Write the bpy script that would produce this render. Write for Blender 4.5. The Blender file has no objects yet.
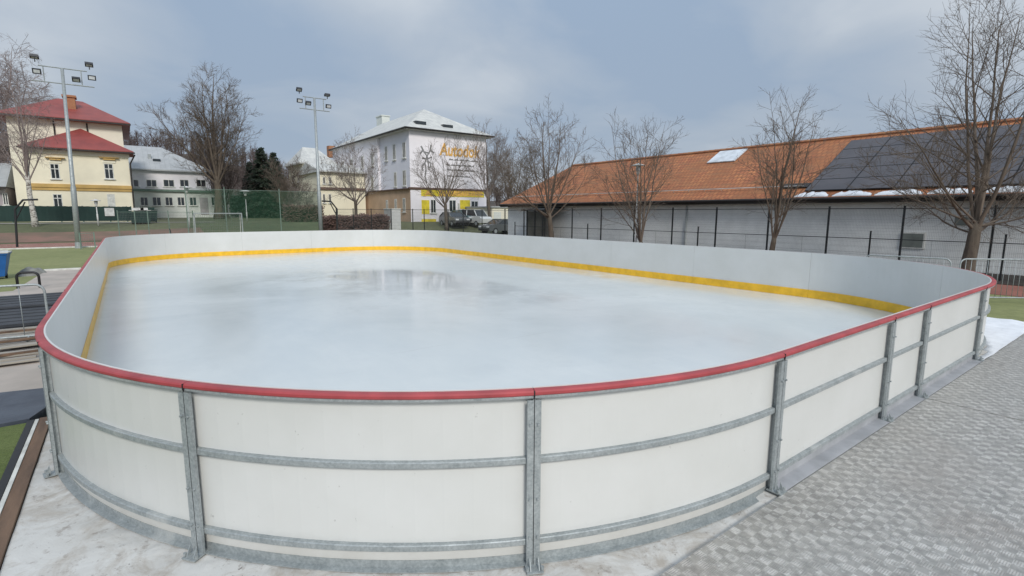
import bpy, math, random
import numpy as np
from math import sin, cos, pi, radians, degrees, atan2, hypot
from mathutils import Vector, Matrix, noise as mnoise
C = bpy.context.scene.collection
random.seed(11)

# ------------------------------------------------------------------ camera calibration (solved from the boards)
F, PITCH, ROLL, YAW = 513.05, .1452, .0029, .6433
CP = Vector((.6326, -1.7623, 2.06))
FW = Vector((sin(YAW)*cos(PITCH), cos(YAW)*cos(PITCH), -sin(PITCH)))
RT0 = Vector((cos(YAW), -sin(YAW), 0)); UP0 = RT0.cross(FW)
RT = RT0*cos(ROLL)+UP0*sin(ROLL); UP = -RT0*sin(ROLL)+UP0*cos(ROLL)
def ray(px, py): return FW+RT*((px-512)/F)-UP*((py-288)/F)
def aty(px, py, y): d = ray(px, py); return CP+d*((y-CP.y)/d.y)
def atx(px, py, x): d = ray(px, py); return CP+d*((x-CP.x)/d.x)
def atz(px, py, z=0): d = ray(px, py); return CP+d*((z-CP.z)/d.z)
def atplane(px, py, p0, n): d = ray(px, py); return CP+d*((p0-CP).dot(n)/d.dot(n))

# ------------------------------------------------------------------ mesh builder
class MB:
    def __init__(s): s.v = []; s.f = []
    def add(s, vs, fs):
        o = len(s.v); s.v += [tuple(v) for v in vs]; s.f += [tuple(i+o for i in f) for f in fs]; return s
    def box(s, c, sz, rz=0, M=None):
        x, y, z = sz[0]/2, sz[1]/2, sz[2]/2
        R = M or Matrix.Rotation(rz, 3, 'Z'); c = Vector(c)
        vs = [c+R@Vector(p) for p in ((-x,-y,-z),(x,-y,-z),(x,y,-z),(-x,y,-z),(-x,-y,z),(x,-y,z),(x,y,z),(-x,y,z))]
        return s.add(vs, ((0,3,2,1),(4,5,6,7),(0,1,5,4),(1,2,6,5),(2,3,7,6),(3,0,4,7)))
    def b2(s, a, b):
        return s.box([(a[i]+b[i])/2 for i in range(3)], [abs(b[i]-a[i]) for i in range(3)])
    def bar(s, p, q, w, h=None, up=(0,0,1)):
        p = Vector(p); q = Vector(q); h = h or w; d = (q-p); L = d.length
        if L < 1e-6: return s
        d /= L; u = Vector(up)
        if abs(d.dot(u)) > .98: u = Vector((1,0,0))
        sd = d.cross(u).normalized(); u = sd.cross(d)
        M = Matrix((sd, d, u)).transposed()
        return s.box((p+q)/2, (w, L, h), M=M)
    def tube(s, pts, r, n=8, cap=True):
        pts = [Vector(p) for p in pts]; rs = r if isinstance(r, (list, tuple)) else [r]*len(pts)
        vs = []; fs = []; u = None
        for i, p in enumerate(pts):
            d = (pts[min(i+1, len(pts)-1)]-pts[max(i-1, 0)])
            if d.length < 1e-9: d = Vector((0,0,1))
            d.normalize()
            if u is None:
                u = d.cross(Vector((0,0,1)) if abs(d.z) < .9 else Vector((1,0,0)))
            u = (u-d*u.dot(d))
            if u.length < 1e-6: u = d.orthogonal()
            u.normalize(); w = d.cross(u)
            for k in range(n):
                a = 2*pi*k/n; vs.append(p+(u*cos(a)+w*sin(a))*rs[i])
        for i in range(len(pts)-1):
            for k in range(n):
                fs.append((i*n+k, i*n+(k+1) % n, (i+1)*n+(k+1) % n, (i+1)*n+k))
        if cap: fs.append(tuple(range(n))[::-1]); fs.append(tuple((len(pts)-1)*n+k for k in range(n)))
        return s.add(vs, fs)
    def prism(s, poly, z0, z1):
        n = len(poly)
        vs = [(p[0], p[1], z0) for p in poly]+[(p[0], p[1], z1) for p in poly]
        a = sum(poly[i][0]*poly[(i+1) % n][1]-poly[(i+1) % n][0]*poly[i][1] for i in range(n))
        bt, tp = tuple(range(n)), tuple(range(n, 2*n))
        fs = [bt[::-1], tp] if a > 0 else [bt, tp[::-1]]
        for i in range(n):
            j = (i+1) % n; fs.append((i, j, n+j, n+i) if a > 0 else (j, i, n+i, n+j))
        return s.add(vs, fs)
    def extr(s, poly, d):      # planar polygon extruded along vector d
        n = len(poly); d = Vector(d); vs = [Vector(p) for p in poly]+[Vector(p)+d for p in poly]
        fs = [tuple(range(n))[::-1], tuple(range(n, 2*n))]+[(i, (i+1) % n, n+(i+1) % n, n+i) for i in range(n)]
        return s.add(vs, fs)
    def lathe(s, prof, c, n=16):
        vs = []; fs = []; m = len(prof)
        for k in range(n):
            a = 2*pi*k/n
            for r, z in prof: vs.append((c[0]+r*cos(a), c[1]+r*sin(a), c[2]+z))
        for k in range(n):
            for i in range(m-1):
                fs.append((k*m+i, ((k+1) % n)*m+i, ((k+1) % n)*m+i+1, k*m+i+1))
        return s.add(vs, fs)
    def sweep(s, path, nrm, sec, closed=False):   # section (offset outward, z) swept along a plan path
        m = len(sec); vs = []; fs = []
        for p, n in zip(path, nrm):
            for o, z in sec: vs.append((p[0]+n[0]*o, p[1]+n[1]*o, z))
        K = len(path)
        for i in range(K-1 if not closed else K):
            j = (i+1) % K
            for a in range(m):
                b = (a+1) % m; fs.append((i*m+a, i*m+b, j*m+b, j*m+a))
        if not closed: fs.append(tuple(range(m))); fs.append(tuple((K-1)*m+a for a in range(m))[::-1])
        return s.add(vs, fs)
    def build(s, name, mat, parent=None, smooth=False, recalc=True):
        me = bpy.data.meshes.new(name)
        org = Vector(parent.matrix_world.translation) if parent else Vector((0,0,0))
        if parent:
            org = Vector(LOC[parent.name])
        v = np.array(s.v, dtype=float)-np.array(org)
        me.from_pydata(v.tolist(), [], s.f)
        if recalc:
            import bmesh
            bm = bmesh.new(); bm.from_mesh(me); bmesh.ops.recalc_face_normals(bm, faces=bm.faces); bm.to_mesh(me); bm.free()
        if smooth: me.polygons.foreach_set('use_smooth', [True]*len(me.polygons))
        if mat: me.materials.append(mat)
        o = bpy.data.objects.new(name, me); C.objects.link(o)
        LOC[o.name] = tuple(org)
        if parent: o.parent = parent
        return o
LOC = {}
def tag(o, label=None, cat=None, group=None, kind=None):
    if label: o['label'] = label
    if cat: o['category'] = cat
    if group: o['group'] = group
    if kind: o['kind'] = kind
    return o
def thing(name, label, cat, loc, group=None):
    o = bpy.data.objects.new(name, None); o.empty_display_size = .2; C.objects.link(o)
    o.location = loc; LOC[o.name] = tuple(loc); return tag(o, label, cat, group)
def copy_tree(o, loc=None, rz=None, label=None, parent=None):
    c = o.copy(); C.objects.link(c)
    if parent: c.parent = parent
    if loc is not None: c.location = loc
    if rz is not None: c.rotation_euler = (0, 0, rz)
    if label: c['label'] = label
    for ch in list(o.children): copy_tree(ch, parent=c)
    return c

# ------------------------------------------------------------------ materials
def new(name):
    m = bpy.data.materials.new(name); m.use_nodes = True; nt = m.node_tree
    return m, nt, nt.nodes['Principled BSDF']
def N(nt, t, **k):
    n = nt.nodes.new(t)
    for a, b in k.items(): setattr(n, a, b)
    return n
def noise(nt, scale, detail=4, rough=.55, stretch=None, coord='Object', dist=0):
    tc = N(nt, 'ShaderNodeTexCoord'); src = tc.outputs[coord]
    if stretch:
        mp = N(nt, 'ShaderNodeMapping'); mp.inputs['Scale'].default_value = stretch
        nt.links.new(src, mp.inputs[0]); src = mp.outputs[0]
    n = N(nt, 'ShaderNodeTexNoise'); n.inputs['Scale'].default_value = scale
    n.inputs['Detail'].default_value = detail; n.inputs['Roughness'].default_value = rough; n.inputs['Distortion'].default_value = dist
    nt.links.new(src, n.inputs['Vector']); return n.outputs['Fac']
def ramp(nt, fac, stops):
    r = N(nt, 'ShaderNodeValToRGB'); e = r.color_ramp.elements
    while len(e) < len(stops): e.new(.5)
    for i, (p, c) in enumerate(stops):
        e[i].position = p; e[i].color = (c[0], c[1], c[2], 1) if hasattr(c, '__len__') else (c, c, c, 1)
    nt.links.new(fac, r.inputs[0]); return r.outputs[0]
def mixc(nt, fac, a, b, mode='MIX'):
    m = N(nt, 'ShaderNodeMix', data_type='RGBA', blend_type=mode)
    for sock, val in ((m.inputs[0], fac), (m.inputs[6], a), (m.inputs[7], b)):
        if isinstance(val, (int, float)): sock.default_value = val
        elif isinstance(val, tuple): sock.default_value = (*val[:3], 1)
        else: nt.links.new(val, sock)
    return m.outputs[2]
def math_(nt, op, a, b=0., c=None):
    m = N(nt, 'ShaderNodeMath', operation=op)
    for i, v in enumerate((a, b, c)):
        if v is None: continue
        if isinstance(v, (int, float)): m.inputs[i].default_value = v
        else: nt.links.new(v, m.inputs[i])
    return m.outputs[0]
def bump(nt, b, h, strength=.3, dist=.01):
    n = N(nt, 'ShaderNodeBump'); n.inputs['Strength'].default_value = strength; n.inputs['Distance'].default_value = dist
    nt.links.new(h, n.inputs['Height']); nt.links.new(n.outputs[0], b.inputs['Normal'])
def mat(name, col, rough=.6, metal=0, var=.12, scale=3, bmp=0, bscale=40, bdist=.005, stretch=None, col2=None, lo=.35, hi=.65):
    m, nt, b = new(name)
    f = noise(nt, scale, 5, .6, stretch)
    c2 = col2 or tuple(c*(1-2*var) for c in col); c1 = tuple(min(1, c*(1+var)) for c in col) if not col2 else col
    nt.links.new(ramp(nt, f, ((lo, c2), (hi, c1))), b.inputs['Base Color'])
    b.inputs['Roughness'].default_value = rough; b.inputs['Metallic'].default_value = metal
    if bmp: bump(nt, b, noise(nt, bscale, 3), bmp, bdist)
    return m
def glass(name, col=(.03,.04,.045), rough=.08):
    m, nt, b = new(name); f = noise(nt, .7, 2)
    nt.links.new(ramp(nt, f, ((.35, tuple(c*.5 for c in col)), (.7, col))), b.inputs['Base Color'])
    b.inputs['Roughness'].default_value = rough; b.inputs['Specular IOR Level'].default_value = .8
    return m

M = {}
def panelmat():
    m, nt, b = new('white_polyethylene')
    c = ramp(nt, noise(nt, 1.3, 5, .6), ((.35, (.62,.625,.60)), (.65, (.66,.665,.645))))
    sc_ = noise(nt, 2.6, 7, .8, (.5,.5,3.0), dist=.5); c = mixc(nt, ramp(nt, sc_, ((.66, 0.), (.76, .35))), c, (.40,.39,.36))
    sp = noise(nt, 22, 4, .6); c = mixc(nt, ramp(nt, sp, ((.70, 0.), (.75, .5))), c, (.30,.29,.27))
    tc = N(nt, 'ShaderNodeTexCoord'); s_ = N(nt, 'ShaderNodeSeparateXYZ'); nt.links.new(tc.outputs['Object'], s_.inputs[0])
    spl = math_(nt, 'ADD', s_.outputs[2], math_(nt, 'MULTIPLY', noise(nt, 4, 5, .7), .22)); c = mixc(nt, ramp(nt, spl, ((.10, .5), (.27, 0.))), c, (.42,.40,.36))
    nt.links.new(c, b.inputs['Base Color']); b.inputs['Roughness'].default_value = .34
    bump(nt, b, noise(nt, 2.5, 3), .08, .02); return m
M['panel'] = panelmat()
M['kick'] = mat('yellow_plastic', (.86,.50,.03), .38, var=.08, scale=4)
M['cap'] = mat('red_plastic', (.40,.062,.068), .5, var=.14, scale=3, bmp=.1, bscale=60, bdist=.001)
def galv():
    m, nt, b = new('galvanised_steel')
    a = noise(nt, 9, 6, .65); s = noise(nt, 60, 3, .6); w = noise(nt, 2.2, 4, .6, (1,1,.3))
    c = ramp(nt, a, ((.3, (.25,.28,.285)), (.7, (.44,.475,.48))))
    c = mixc(nt, .35, c, ramp(nt, s, ((.35, (.20,.225,.23)), (.65, (.52,.55,.55)))))
    c = mixc(nt, ramp(nt, w, ((.60, 0.), (.72, .55))), c, (.60,.61,.59))
    nt.links.new(c, b.inputs['Base Color']); b.inputs['Metallic'].default_value = .35
    nt.links.new(ramp(nt, a, ((.3, .62), (.7, .42))), b.inputs['Roughness'])
    bump(nt, b, s, .12, .001); return m
M['galv'] = galv()
M['basegrey'] = mat('dull_base_grey', (.46,.47,.49), .55, .2, scale=3, col2=(.34,.35,.365))
M['dark'] = mat('dark_gap', (.015,.015,.017), .7)
M['bolt'] = mat('bolt_steel', (.16,.16,.16), .4, .7)
def ice():
    m, nt, b = new('wet_ice')
    big = noise(nt, .22, 5, .6, (1,1,1), dist=.6); fine = noise(nt, 3.5, 6, .7, (1,.35,1)); scr = noise(nt, 1.2, 8, .78, (.30,4.2,1), dist=.4)
    c = ramp(nt, big, ((.35, (.60,.635,.63)), (.65, (.69,.715,.70))))
    c = mixc(nt, ramp(nt, fine, ((.40, .16), (.62, 0.))), c, (.52,.57,.59))
    c = mixc(nt, ramp(nt, scr, ((.61, 0.), (.74, .38))), c, (.40,.38,.37))
    # wetter, darker melt-water patch near the middle of the far half
    tc = N(nt, 'ShaderNodeTexCoord'); mp = N(nt, 'ShaderNodeMapping'); mp.vector_type = 'TEXTURE'
    mp.inputs['Location'].default_value = (10.6, 15.4, 0); mp.inputs['Scale'].default_value = (6.6, 9.0, 3)
    nt.links.new(tc.outputs['Object'], mp.inputs[0])
    g = N(nt, 'ShaderNodeTexGradient', gradient_type='SPHERICAL'); nt.links.new(mp.outputs[0], g.inputs[0])
    pn = noise(nt, .8, 5, .7)
    wet = math_(nt, 'ADD', g.outputs['Fac'], math_(nt, 'MULTIPLY', math_(nt, 'SUBTRACT', pn, .5), 1.7))
    wetf = ramp(nt, wet, ((.10, 0.), (.52, 1.)))
    c = mixc(nt, math_(nt, 'MULTIPLY', wetf, .16), c, (.43,.45,.45))
    nt.links.new(c, b.inputs['Base Color'])
    r = mixc(nt, wetf, ramp(nt, big, ((.35, .14), (.6, .24))), (.06,.06,.06))
    nt.links.new(r, b.inputs['Roughness']); b.inputs['IOR'].default_value = 1.33
    b.inputs['Specular IOR Level'].default_value = .6
    bump(nt, b, noise(nt, 1.6, 4, .5), .06, .02)
    return m
M['ice'] = ice()
def deckmat():
    m, nt, b = new('quintet_tread_plate')
    tc = N(nt, 'ShaderNodeTexCoord'); mp = N(nt, 'ShaderNodeMapping'); nt.links.new(tc.outputs['Object'], mp.inputs[0])
    mp.inputs['Rotation'].default_value = (0, 0, radians(0))
    sp = N(nt, 'ShaderNodeSeparateXYZ'); nt.links.new(mp.outputs[0], sp.inputs[0])
    ck = N(nt, 'ShaderNodeTexChecker'); ck.inputs['Scale'].default_value = 1/.066
    off = N(nt, 'ShaderNodeVectorMath', operation='ADD'); off.inputs[1].default_value = (.0, .0, 10.013); nt.links.new(mp.outputs[0], off.inputs[0])
    nt.links.new(off.outputs[0], ck.inputs['Vector'])
    cell = .066
    def bars(axis): return math_(nt, 'SINE', math_(nt, 'MULTIPLY', sp.outputs[axis], 2*pi*5/cell))
    h = N(nt, 'ShaderNodeMix', data_type='FLOAT'); nt.links.new(ck.outputs['Fac'], h.inputs[0]); nt.links.new(bars(0), h.inputs[2]); nt.links.new(bars(1), h.inputs[3])
    hh = math_(nt, 'MAXIMUM', h.outputs[0], 0.)
    d = noise(nt, 1.1, 5, .65); d2 = noise(nt, 14, 4, .6); br = noise(nt, .55, 4, .6)
    base = ramp(nt, d, ((.3, (.38,.365,.335)), (.7, (.57,.55,.51))))
    c = mixc(nt, math_(nt, 'MULTIPLY', ck.outputs['Fac'], ramp(nt, noise(nt, 5, 4, .7), ((.34, .15), (.66, .75)))), base, (.84,.82,.78))  # alternate cells painted lighter for the sky reflected off their bars
    c = mixc(nt, ramp(nt, d2, ((.38, .55), (.58, 0.))), c, (.27,.26,.245))
    c = mixc(nt, ramp(nt, noise(nt, 26, 2, .5), ((.60, 0.), (.70, .5))), c, (.86,.85,.81))
    c = mixc(nt, ramp(nt, br, ((.56, 0.), (.72, .35))), c, (.30,.24,.20))
    nt.links.new(c, b.inputs['Base Color']); b.inputs['Metallic'].default_value = .45
    nt.links.new(ramp(nt, d, ((.3, .50), (.7, .30))), b.inputs['Roughness'])
    bump(nt, b, hh, .9, .003); return m
M['deck'] = deckmat()
def membrane():
    m, nt, b = new('dirty_white_membrane')
    a = noise(nt, 1.4, 6, .7, dist=.8); f = noise(nt, 11, 6, .75); s = noise(nt, 34, 3, .6)
    c = ramp(nt, a, ((.35, (.53,.52,.49)), (.6, (.64,.635,.61))))
    c = mixc(nt, ramp(nt, noise(nt, 2.3, 7, .75, dist=1.2), ((.46, 0.), (.66, .8))), c, (.38,.335,.28))
    c = mixc(nt, ramp(nt, f, ((.56, 0.), (.67, .65))), c, (.24,.20,.17))
    c = mixc(nt, ramp(nt, s, ((.69, 0.), (.74, .8))), c, (.10,.08,.07))
    nt.links.new(c, b.inputs['Base Color']); b.inputs['Roughness'].default_value = .5
    bump(nt, b, a, .35, .03); return m
M['membrane'] = membrane()
M['snow'] = mat('old_snow', (.80,.82,.85), .7, var=.04, scale=4, bmp=.5, bscale=14, bdist=.02)
def grass(name, c1, c2, sc=.6):
    m, nt, b = new(name)
    a = noise(nt, sc, 6, .7); f = noise(nt, sc*22, 5, .7)
    c = mixc(nt, ramp(nt, f, ((.3, .55), (.65, 0.))), ramp(nt, a, ((.35, c1), (.65, c2))), tuple(x*.55 for x in c1))
    nt.links.new(c, b.inputs['Base Color']); b.inputs['Roughness'].default_value = .9
    bump(nt, b, f, .7, .03); return m
M['grass'] = grass('winter_grass', (.085,.095,.045), (.15,.16,.075), .15)
M['turf'] = grass('football_turf', (.21,.23,.085), (.27,.28,.115), .25)
M['turfnear'] = grass('green_turf', (.11,.15,.035), (.16,.20,.06), 1.5)
M['track'] = mat('tartan_track', (.30,.115,.08), .85, var=.12, scale=.8, bmp=.3, bscale=60, bdist=.004, col2=(.22,.085,.062))
M['trackold'] = mat('weathered_track', (.24,.135,.10), .9, scale=.5, col2=(.15,.11,.075))
M['paving'] = mat('concrete_paving', (.47,.41,.36), .85, scale=1.2, col2=(.37,.33,.29), bmp=.2, bscale=50)
M['kerb'] = mat('white_kerb', (.66,.66,.62), .8, scale=5)
M['soil'] = mat('dark_soil', (.05,.036,.028), .95, scale=2, col2=(.02,.017,.014), bmp=.8, bscale=12, bdist=.05)
M['gravel'] = mat('pale_gravel', (.36,.34,.30), .95, scale=2, col2=(.25,.23,.19))
M['asphalt'] = mat('grey_asphalt', (.10,.10,.10), .9, scale=2)
def striped(name, col, axis, period, depth, dark=.8, rough=.6, col2=None, extra=None):
    m, nt, b = new(name)
    tc = N(nt, 'ShaderNodeTexCoord'); sp = N(nt, 'ShaderNodeSeparateXYZ'); nt.links.new(tc.outputs['Object'], sp.inputs[0])
    fr = math_(nt, 'FRACT', math_(nt, 'DIVIDE', sp.outputs[axis], period))
    ln = ramp(nt, fr, ((.02, 1.), (.06, 0.)))
    a = noise(nt, 1.2, 5, .65)
    c = ramp(nt, a, ((.35, col2 or tuple(x*.86 for x in col)), (.65, col)))
    c = mixc(nt, math_(nt, 'MULTIPLY', ln, dark), c, tuple(x*.3 for x in col))
    nt.links.new(c, b.inputs['Base Color']); b.inputs['Roughness'].default_value = rough
    bump(nt, b, math_(nt, 'SUBTRACT', 1., ln), .5, depth); return m
M['cladding'] = striped('grey_cladding', (.84,.85,.83), 2, .26, .01, .30)
def tiles(name, col, colb, uv=(0,1), tw=.24, th=.34, rough=.75):
    # roof tiles: courses along the slope (object x/z), staggered columns along y
    m, nt, b = new(name)
    tc = N(nt, 'ShaderNodeTexCoord'); mp = N(nt, 'ShaderNodeMapping'); nt.links.new(tc.outputs['Object'], mp.inputs[0])
    mp.inputs['Rotation'].default_value = (0, 0, pi/2)
    br = N(nt, 'ShaderNodeTexBrick'); nt.links.new(mp.outputs[0], br.inputs['Vector'])
    br.inputs['Scale'].default_value = 1; br.inputs['Brick Width'].default_value = tw; br.inputs['Row Height'].default_value = th
    br.inputs['Mortar Size'].default_value = .03; br.inputs['Mortar Smooth'].default_value = .6; br.inputs['Bias'].default_value = -.1
    br.inputs['Color1'].default_value = (*col, 1); br.inputs['Color2'].default_value = (*colb, 1); br.inputs['Mortar'].default_value = tuple(x*.42 for x in colb)+(1,)
    a = noise(nt, .35, 6, .7); f = noise(nt, 2.4, 5, .7, (1.6,.35,1))
    c = mixc(nt, ramp(nt, a, ((.40, .7), (.60, 0.))), br.outputs['Color'], tuple(x*.55 for x in col))
    c = mixc(nt, ramp(nt, f, ((.48, 0.), (.66, .65))), c, (col[0]*.45, col[1]*.62, col[2]*.8))
    nt.links.new(c, b.inputs['Base Color']); b.inputs['Roughness'].default_value = rough
    bump(nt, b, br.outputs['Fac'], -.6, .03); return m
M['tile'] = tiles('orange_clay_tiles', (.52,.20,.075), (.36,.115,.05))
M['redtin'] = mat('red_roof', (.30,.062,.05), .55, scale=.8, col2=(.22,.045,.038))
M['greyroof'] = striped('grey_roof', (.42,.435,.44), 0, .6, .02, .3, col2=(.35,.365,.37))
M['paleroof'] = striped('pale_fibre_roof', (.62,.62,.58), 0, .5, .02, .25, col2=(.46,.465,.45))
M['solar'] = mat('solar_cells', (.085,.078,.085), .5, scale=.8, col2=(.06,.056,.062))
M['solarframe'] = mat('panel_frame', (.03,.03,.032), .45, .5)
M['skylight'] = mat('translucent_skylight', (.62,.66,.70), .35, scale=2)
M['gutter'] = mat('dark_gutter', (.035,.03,.028), .5, .3)
M['whitewall'] = mat('white_plaster', (.86,.83,.86), .85, scale=.3, var=.04)
M['whitewall2'] = mat('grey_white_plaster', (.70,.73,.69), .85, scale=.4, var=.05)
M['wallshade'] = mat('shaded_white_plaster', (.74,.74,.80), .85, scale=.3, var=.04)  # white plaster with the bluish shade of the side face mixed in
M['tan'] = mat('tan_plaster', (.52,.36,.24), .85, scale=.5, var=.08)
M['yellow'] = mat('yellow_plaster', (.83,.77,.60), .85, scale=.35, var=.05)
M['cream'] = mat('cream_plaster', (.82,.78,.64), .85, scale=.35, var=.04)
M['ochre'] = mat('ochre_trim', (.58,.38,.13), .8, scale=.5)
M['brick'] = mat('chimney_brick', (.40,.20,.10), .85, scale=2, col2=(.32,.13,.07))
M['annex'] = mat('greyish_annex_wall', (.42,.38,.40), .85, scale=.6)
M['browntrim'] = mat('brown_cornice', (.13,.075,.055), .7)
M['frame'] = mat('window_frame', (.68,.68,.64), .5)
M['glass'] = glass('window_glass'); M['glass2'] = glass('brighter_glass', (.16,.15,.13))
M['blind'] = mat('pale_blind', (.62,.62,.58), .7)
M['signyellow'] = mat('yellow_sign', (.80,.64,.05), .5, scale=2)
M['signorange'] = mat('orange_paint', (.80,.46,.12), .6, scale=3)
M['signgrey'] = mat('grey_paint', (.24,.24,.24), .7, scale=3)
M['fence'] = mat('anthracite_steel', (.025,.028,.03), .5, .3)
M['wire'] = mat('dark_wire', (.16,.17,.17), .55, .3)
M['greenwire'] = mat('green_net', (.035,.12,.065), .6)
M['greenpost'] = mat('green_post', (.15,.22,.18), .55)
M['screen'] = mat('dark_green_screen', (.012,.04,.033), .75, scale=.6)
M['lamp'] = mat('lamp_housing', (.03,.032,.04), .5)
M['lampglass'] = mat('lamp_glass', (.62,.64,.66), .2)
M['lampwhite'] = mat('white_enamel', (.60,.60,.58), .4)
def bark(name, col, col2, sc=6):
    return mat(name, col, .95, scale=sc, col2=col2, stretch=(1,1,.25), bmp=.8, bscale=18, bdist=.02)
M['bark'] = bark('grey_brown_bark', (.135,.11,.083), (.07,.056,.043))
M['twig'] = mat('winter_twigs', (.165,.13,.10), .9, scale=1, col2=(.105,.082,.064))
M['twig2'] = mat('pale_winter_twigs', (.24,.20,.175), .9, scale=1, col2=(.16,.13,.115))
M['birch'] = mat('birch_bark', (.55,.53,.48), .8, scale=4, col2=(.16,.14,.12), stretch=(1,1,2.5), lo=.42, hi=.5)
M['birchtwig'] = mat('birch_twigs', (.33,.27,.25), .9, scale=1, col2=(.22,.18,.17))
M['wood'] = mat('far_winter_wood', (.12,.09,.085), .95, scale=.05, col2=(.085,.065,.06))
M['needle'] = mat('dark_needles', (.028,.045,.025), .8, scale=.9, col2=(.014,.022,.013))
M['shrubleaf'] = mat('evergreen_leaves', (.035,.062,.035), .8, scale=1.2, col2=(.018,.03,.02))
M['beech'] = mat('dry_beech_leaves', (.17,.105,.085), .9, scale=1.4, col2=(.09,.055,.045))
M['hill'] = mat('hill_ground', (.085,.068,.055), .95, scale=.02)
M['rubber'] = mat('dark_rubber', (.05,.055,.065), .65, scale=3, col2=(.03,.034,.04), bmp=.3, bscale=30)
M['slate'] = mat('blue_grey_mat', (.075,.09,.115), .5, scale=2.5, col2=(.045,.055,.075), bmp=.3, bscale=9, bdist=.02)
M['timber'] = mat('wet_timber', (.20,.125,.08), .75, scale=7, col2=(.09,.058,.04), stretch=(1,.12,1), bmp=.4, bscale=50)
M['oldwood'] = mat('weathered_boards', (.44,.40,.34), .85, scale=5, col2=(.25,.23,.20), stretch=(.2,1.5,1), bmp=.4, bscale=40)
M['blue'] = mat('blue_plastic', (.02,.12,.38), .4, scale=2)
M['black'] = mat('black_plastic', (.012,.012,.013), .5)
M['tyre'] = mat('tyre_rubber', (.015,.015,.015), .8)
M['net'] = mat('grey_netting', (.23,.23,.21), .9, scale=6)
def paint(name, col): 
    m = mat(name, col, .25, .3, var=.04); m.node_tree.nodes['Principled BSDF'].inputs['Coat Weight'].default_value = .6; return m
M['carsilver'] = paint('silver_paint', (.52,.54,.54)); M['carwhite'] = paint('white_paint', (.75,.76,.74)); M['cardark'] = paint('dark_paint', (.13,.14,.145)); M['carteal'] = paint('teal_paint', (.14,.22,.23))

# ------------------------------------------------------------------ terrain
def smooth(t): t = max(0, min(1, t)); return t*t*(3-2*t)
def gz(x, y):
    s = y+.25*max(0, x)
    return -.15+1.2*smooth((s-46)/12)+.4*smooth((s-62)/45)
def sheet(name, xs, ys, fz, m, kind='structure'):
    vs = [(x, y, fz(x, y)) for y in ys for x in xs]; n = len(xs)
    fs = [(j*n+i, j*n+i+1, (j+1)*n+i+1, (j+1)*n+i) for j in range(len(ys)-1) for i in range(n-1)]
    b = MB(); b.add(vs, fs); return tag(b.build(name, m, smooth=True, recalc=False), kind=kind)
def rng(a, b, n): return [a+(b-a)*i/n for i in range(n+1)]
sheet('ground', rng(-900, -60, 8)+rng(-54, 120, 58)+rng(160, 900, 8), rng(-600, -20, 6)+rng(-17, 130, 98)+rng(160, 1200, 10), gz, M['grass'])

# rink outline
W, L, R = 14.754, 27.52, 4.405
def outline(s):     # s measured from (R,0) along +x, counter-clockwise; returns point and outward normal
    per = [W-2*R, pi*R/2, L-2*R, pi*R/2, W-2*R, pi*R/2, L-2*R, pi*R/2]; T = sum(per); s %= T
    segs = [((R,0),(1,0)), ((W-R,R),-90), ((W,R),(0,1)), ((W-R,L-R),0), ((W-R,L),(-1,0)), ((R,L-R),90), ((0,L-R),(0,-1)), ((R,R),180)]
    for k, l in enumerate(per):
        if s <= l: break
        s -= l
    if k % 2 == 0:
        p, d = segs[k]; return (p[0]+d[0]*s, p[1]+d[1]*s), (d[1], -d[0])
    c, a0 = segs[k]; a = radians(a0)+s/R; return (c[0]+R*cos(a), c[1]+R*sin(a)), (cos(a), sin(a))
PER = 2*(W-2*R)+2*(L-2*R)+2*pi*R
ZI = -.11
# ice
loop = [outline(PER*i/160)[0] for i in range(160)]
b = MB(); b.prism([(p[0], p[1]) for p in loop], -.145, ZI); tag(b.build('ice', M['ice']), kind='structure')

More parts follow.
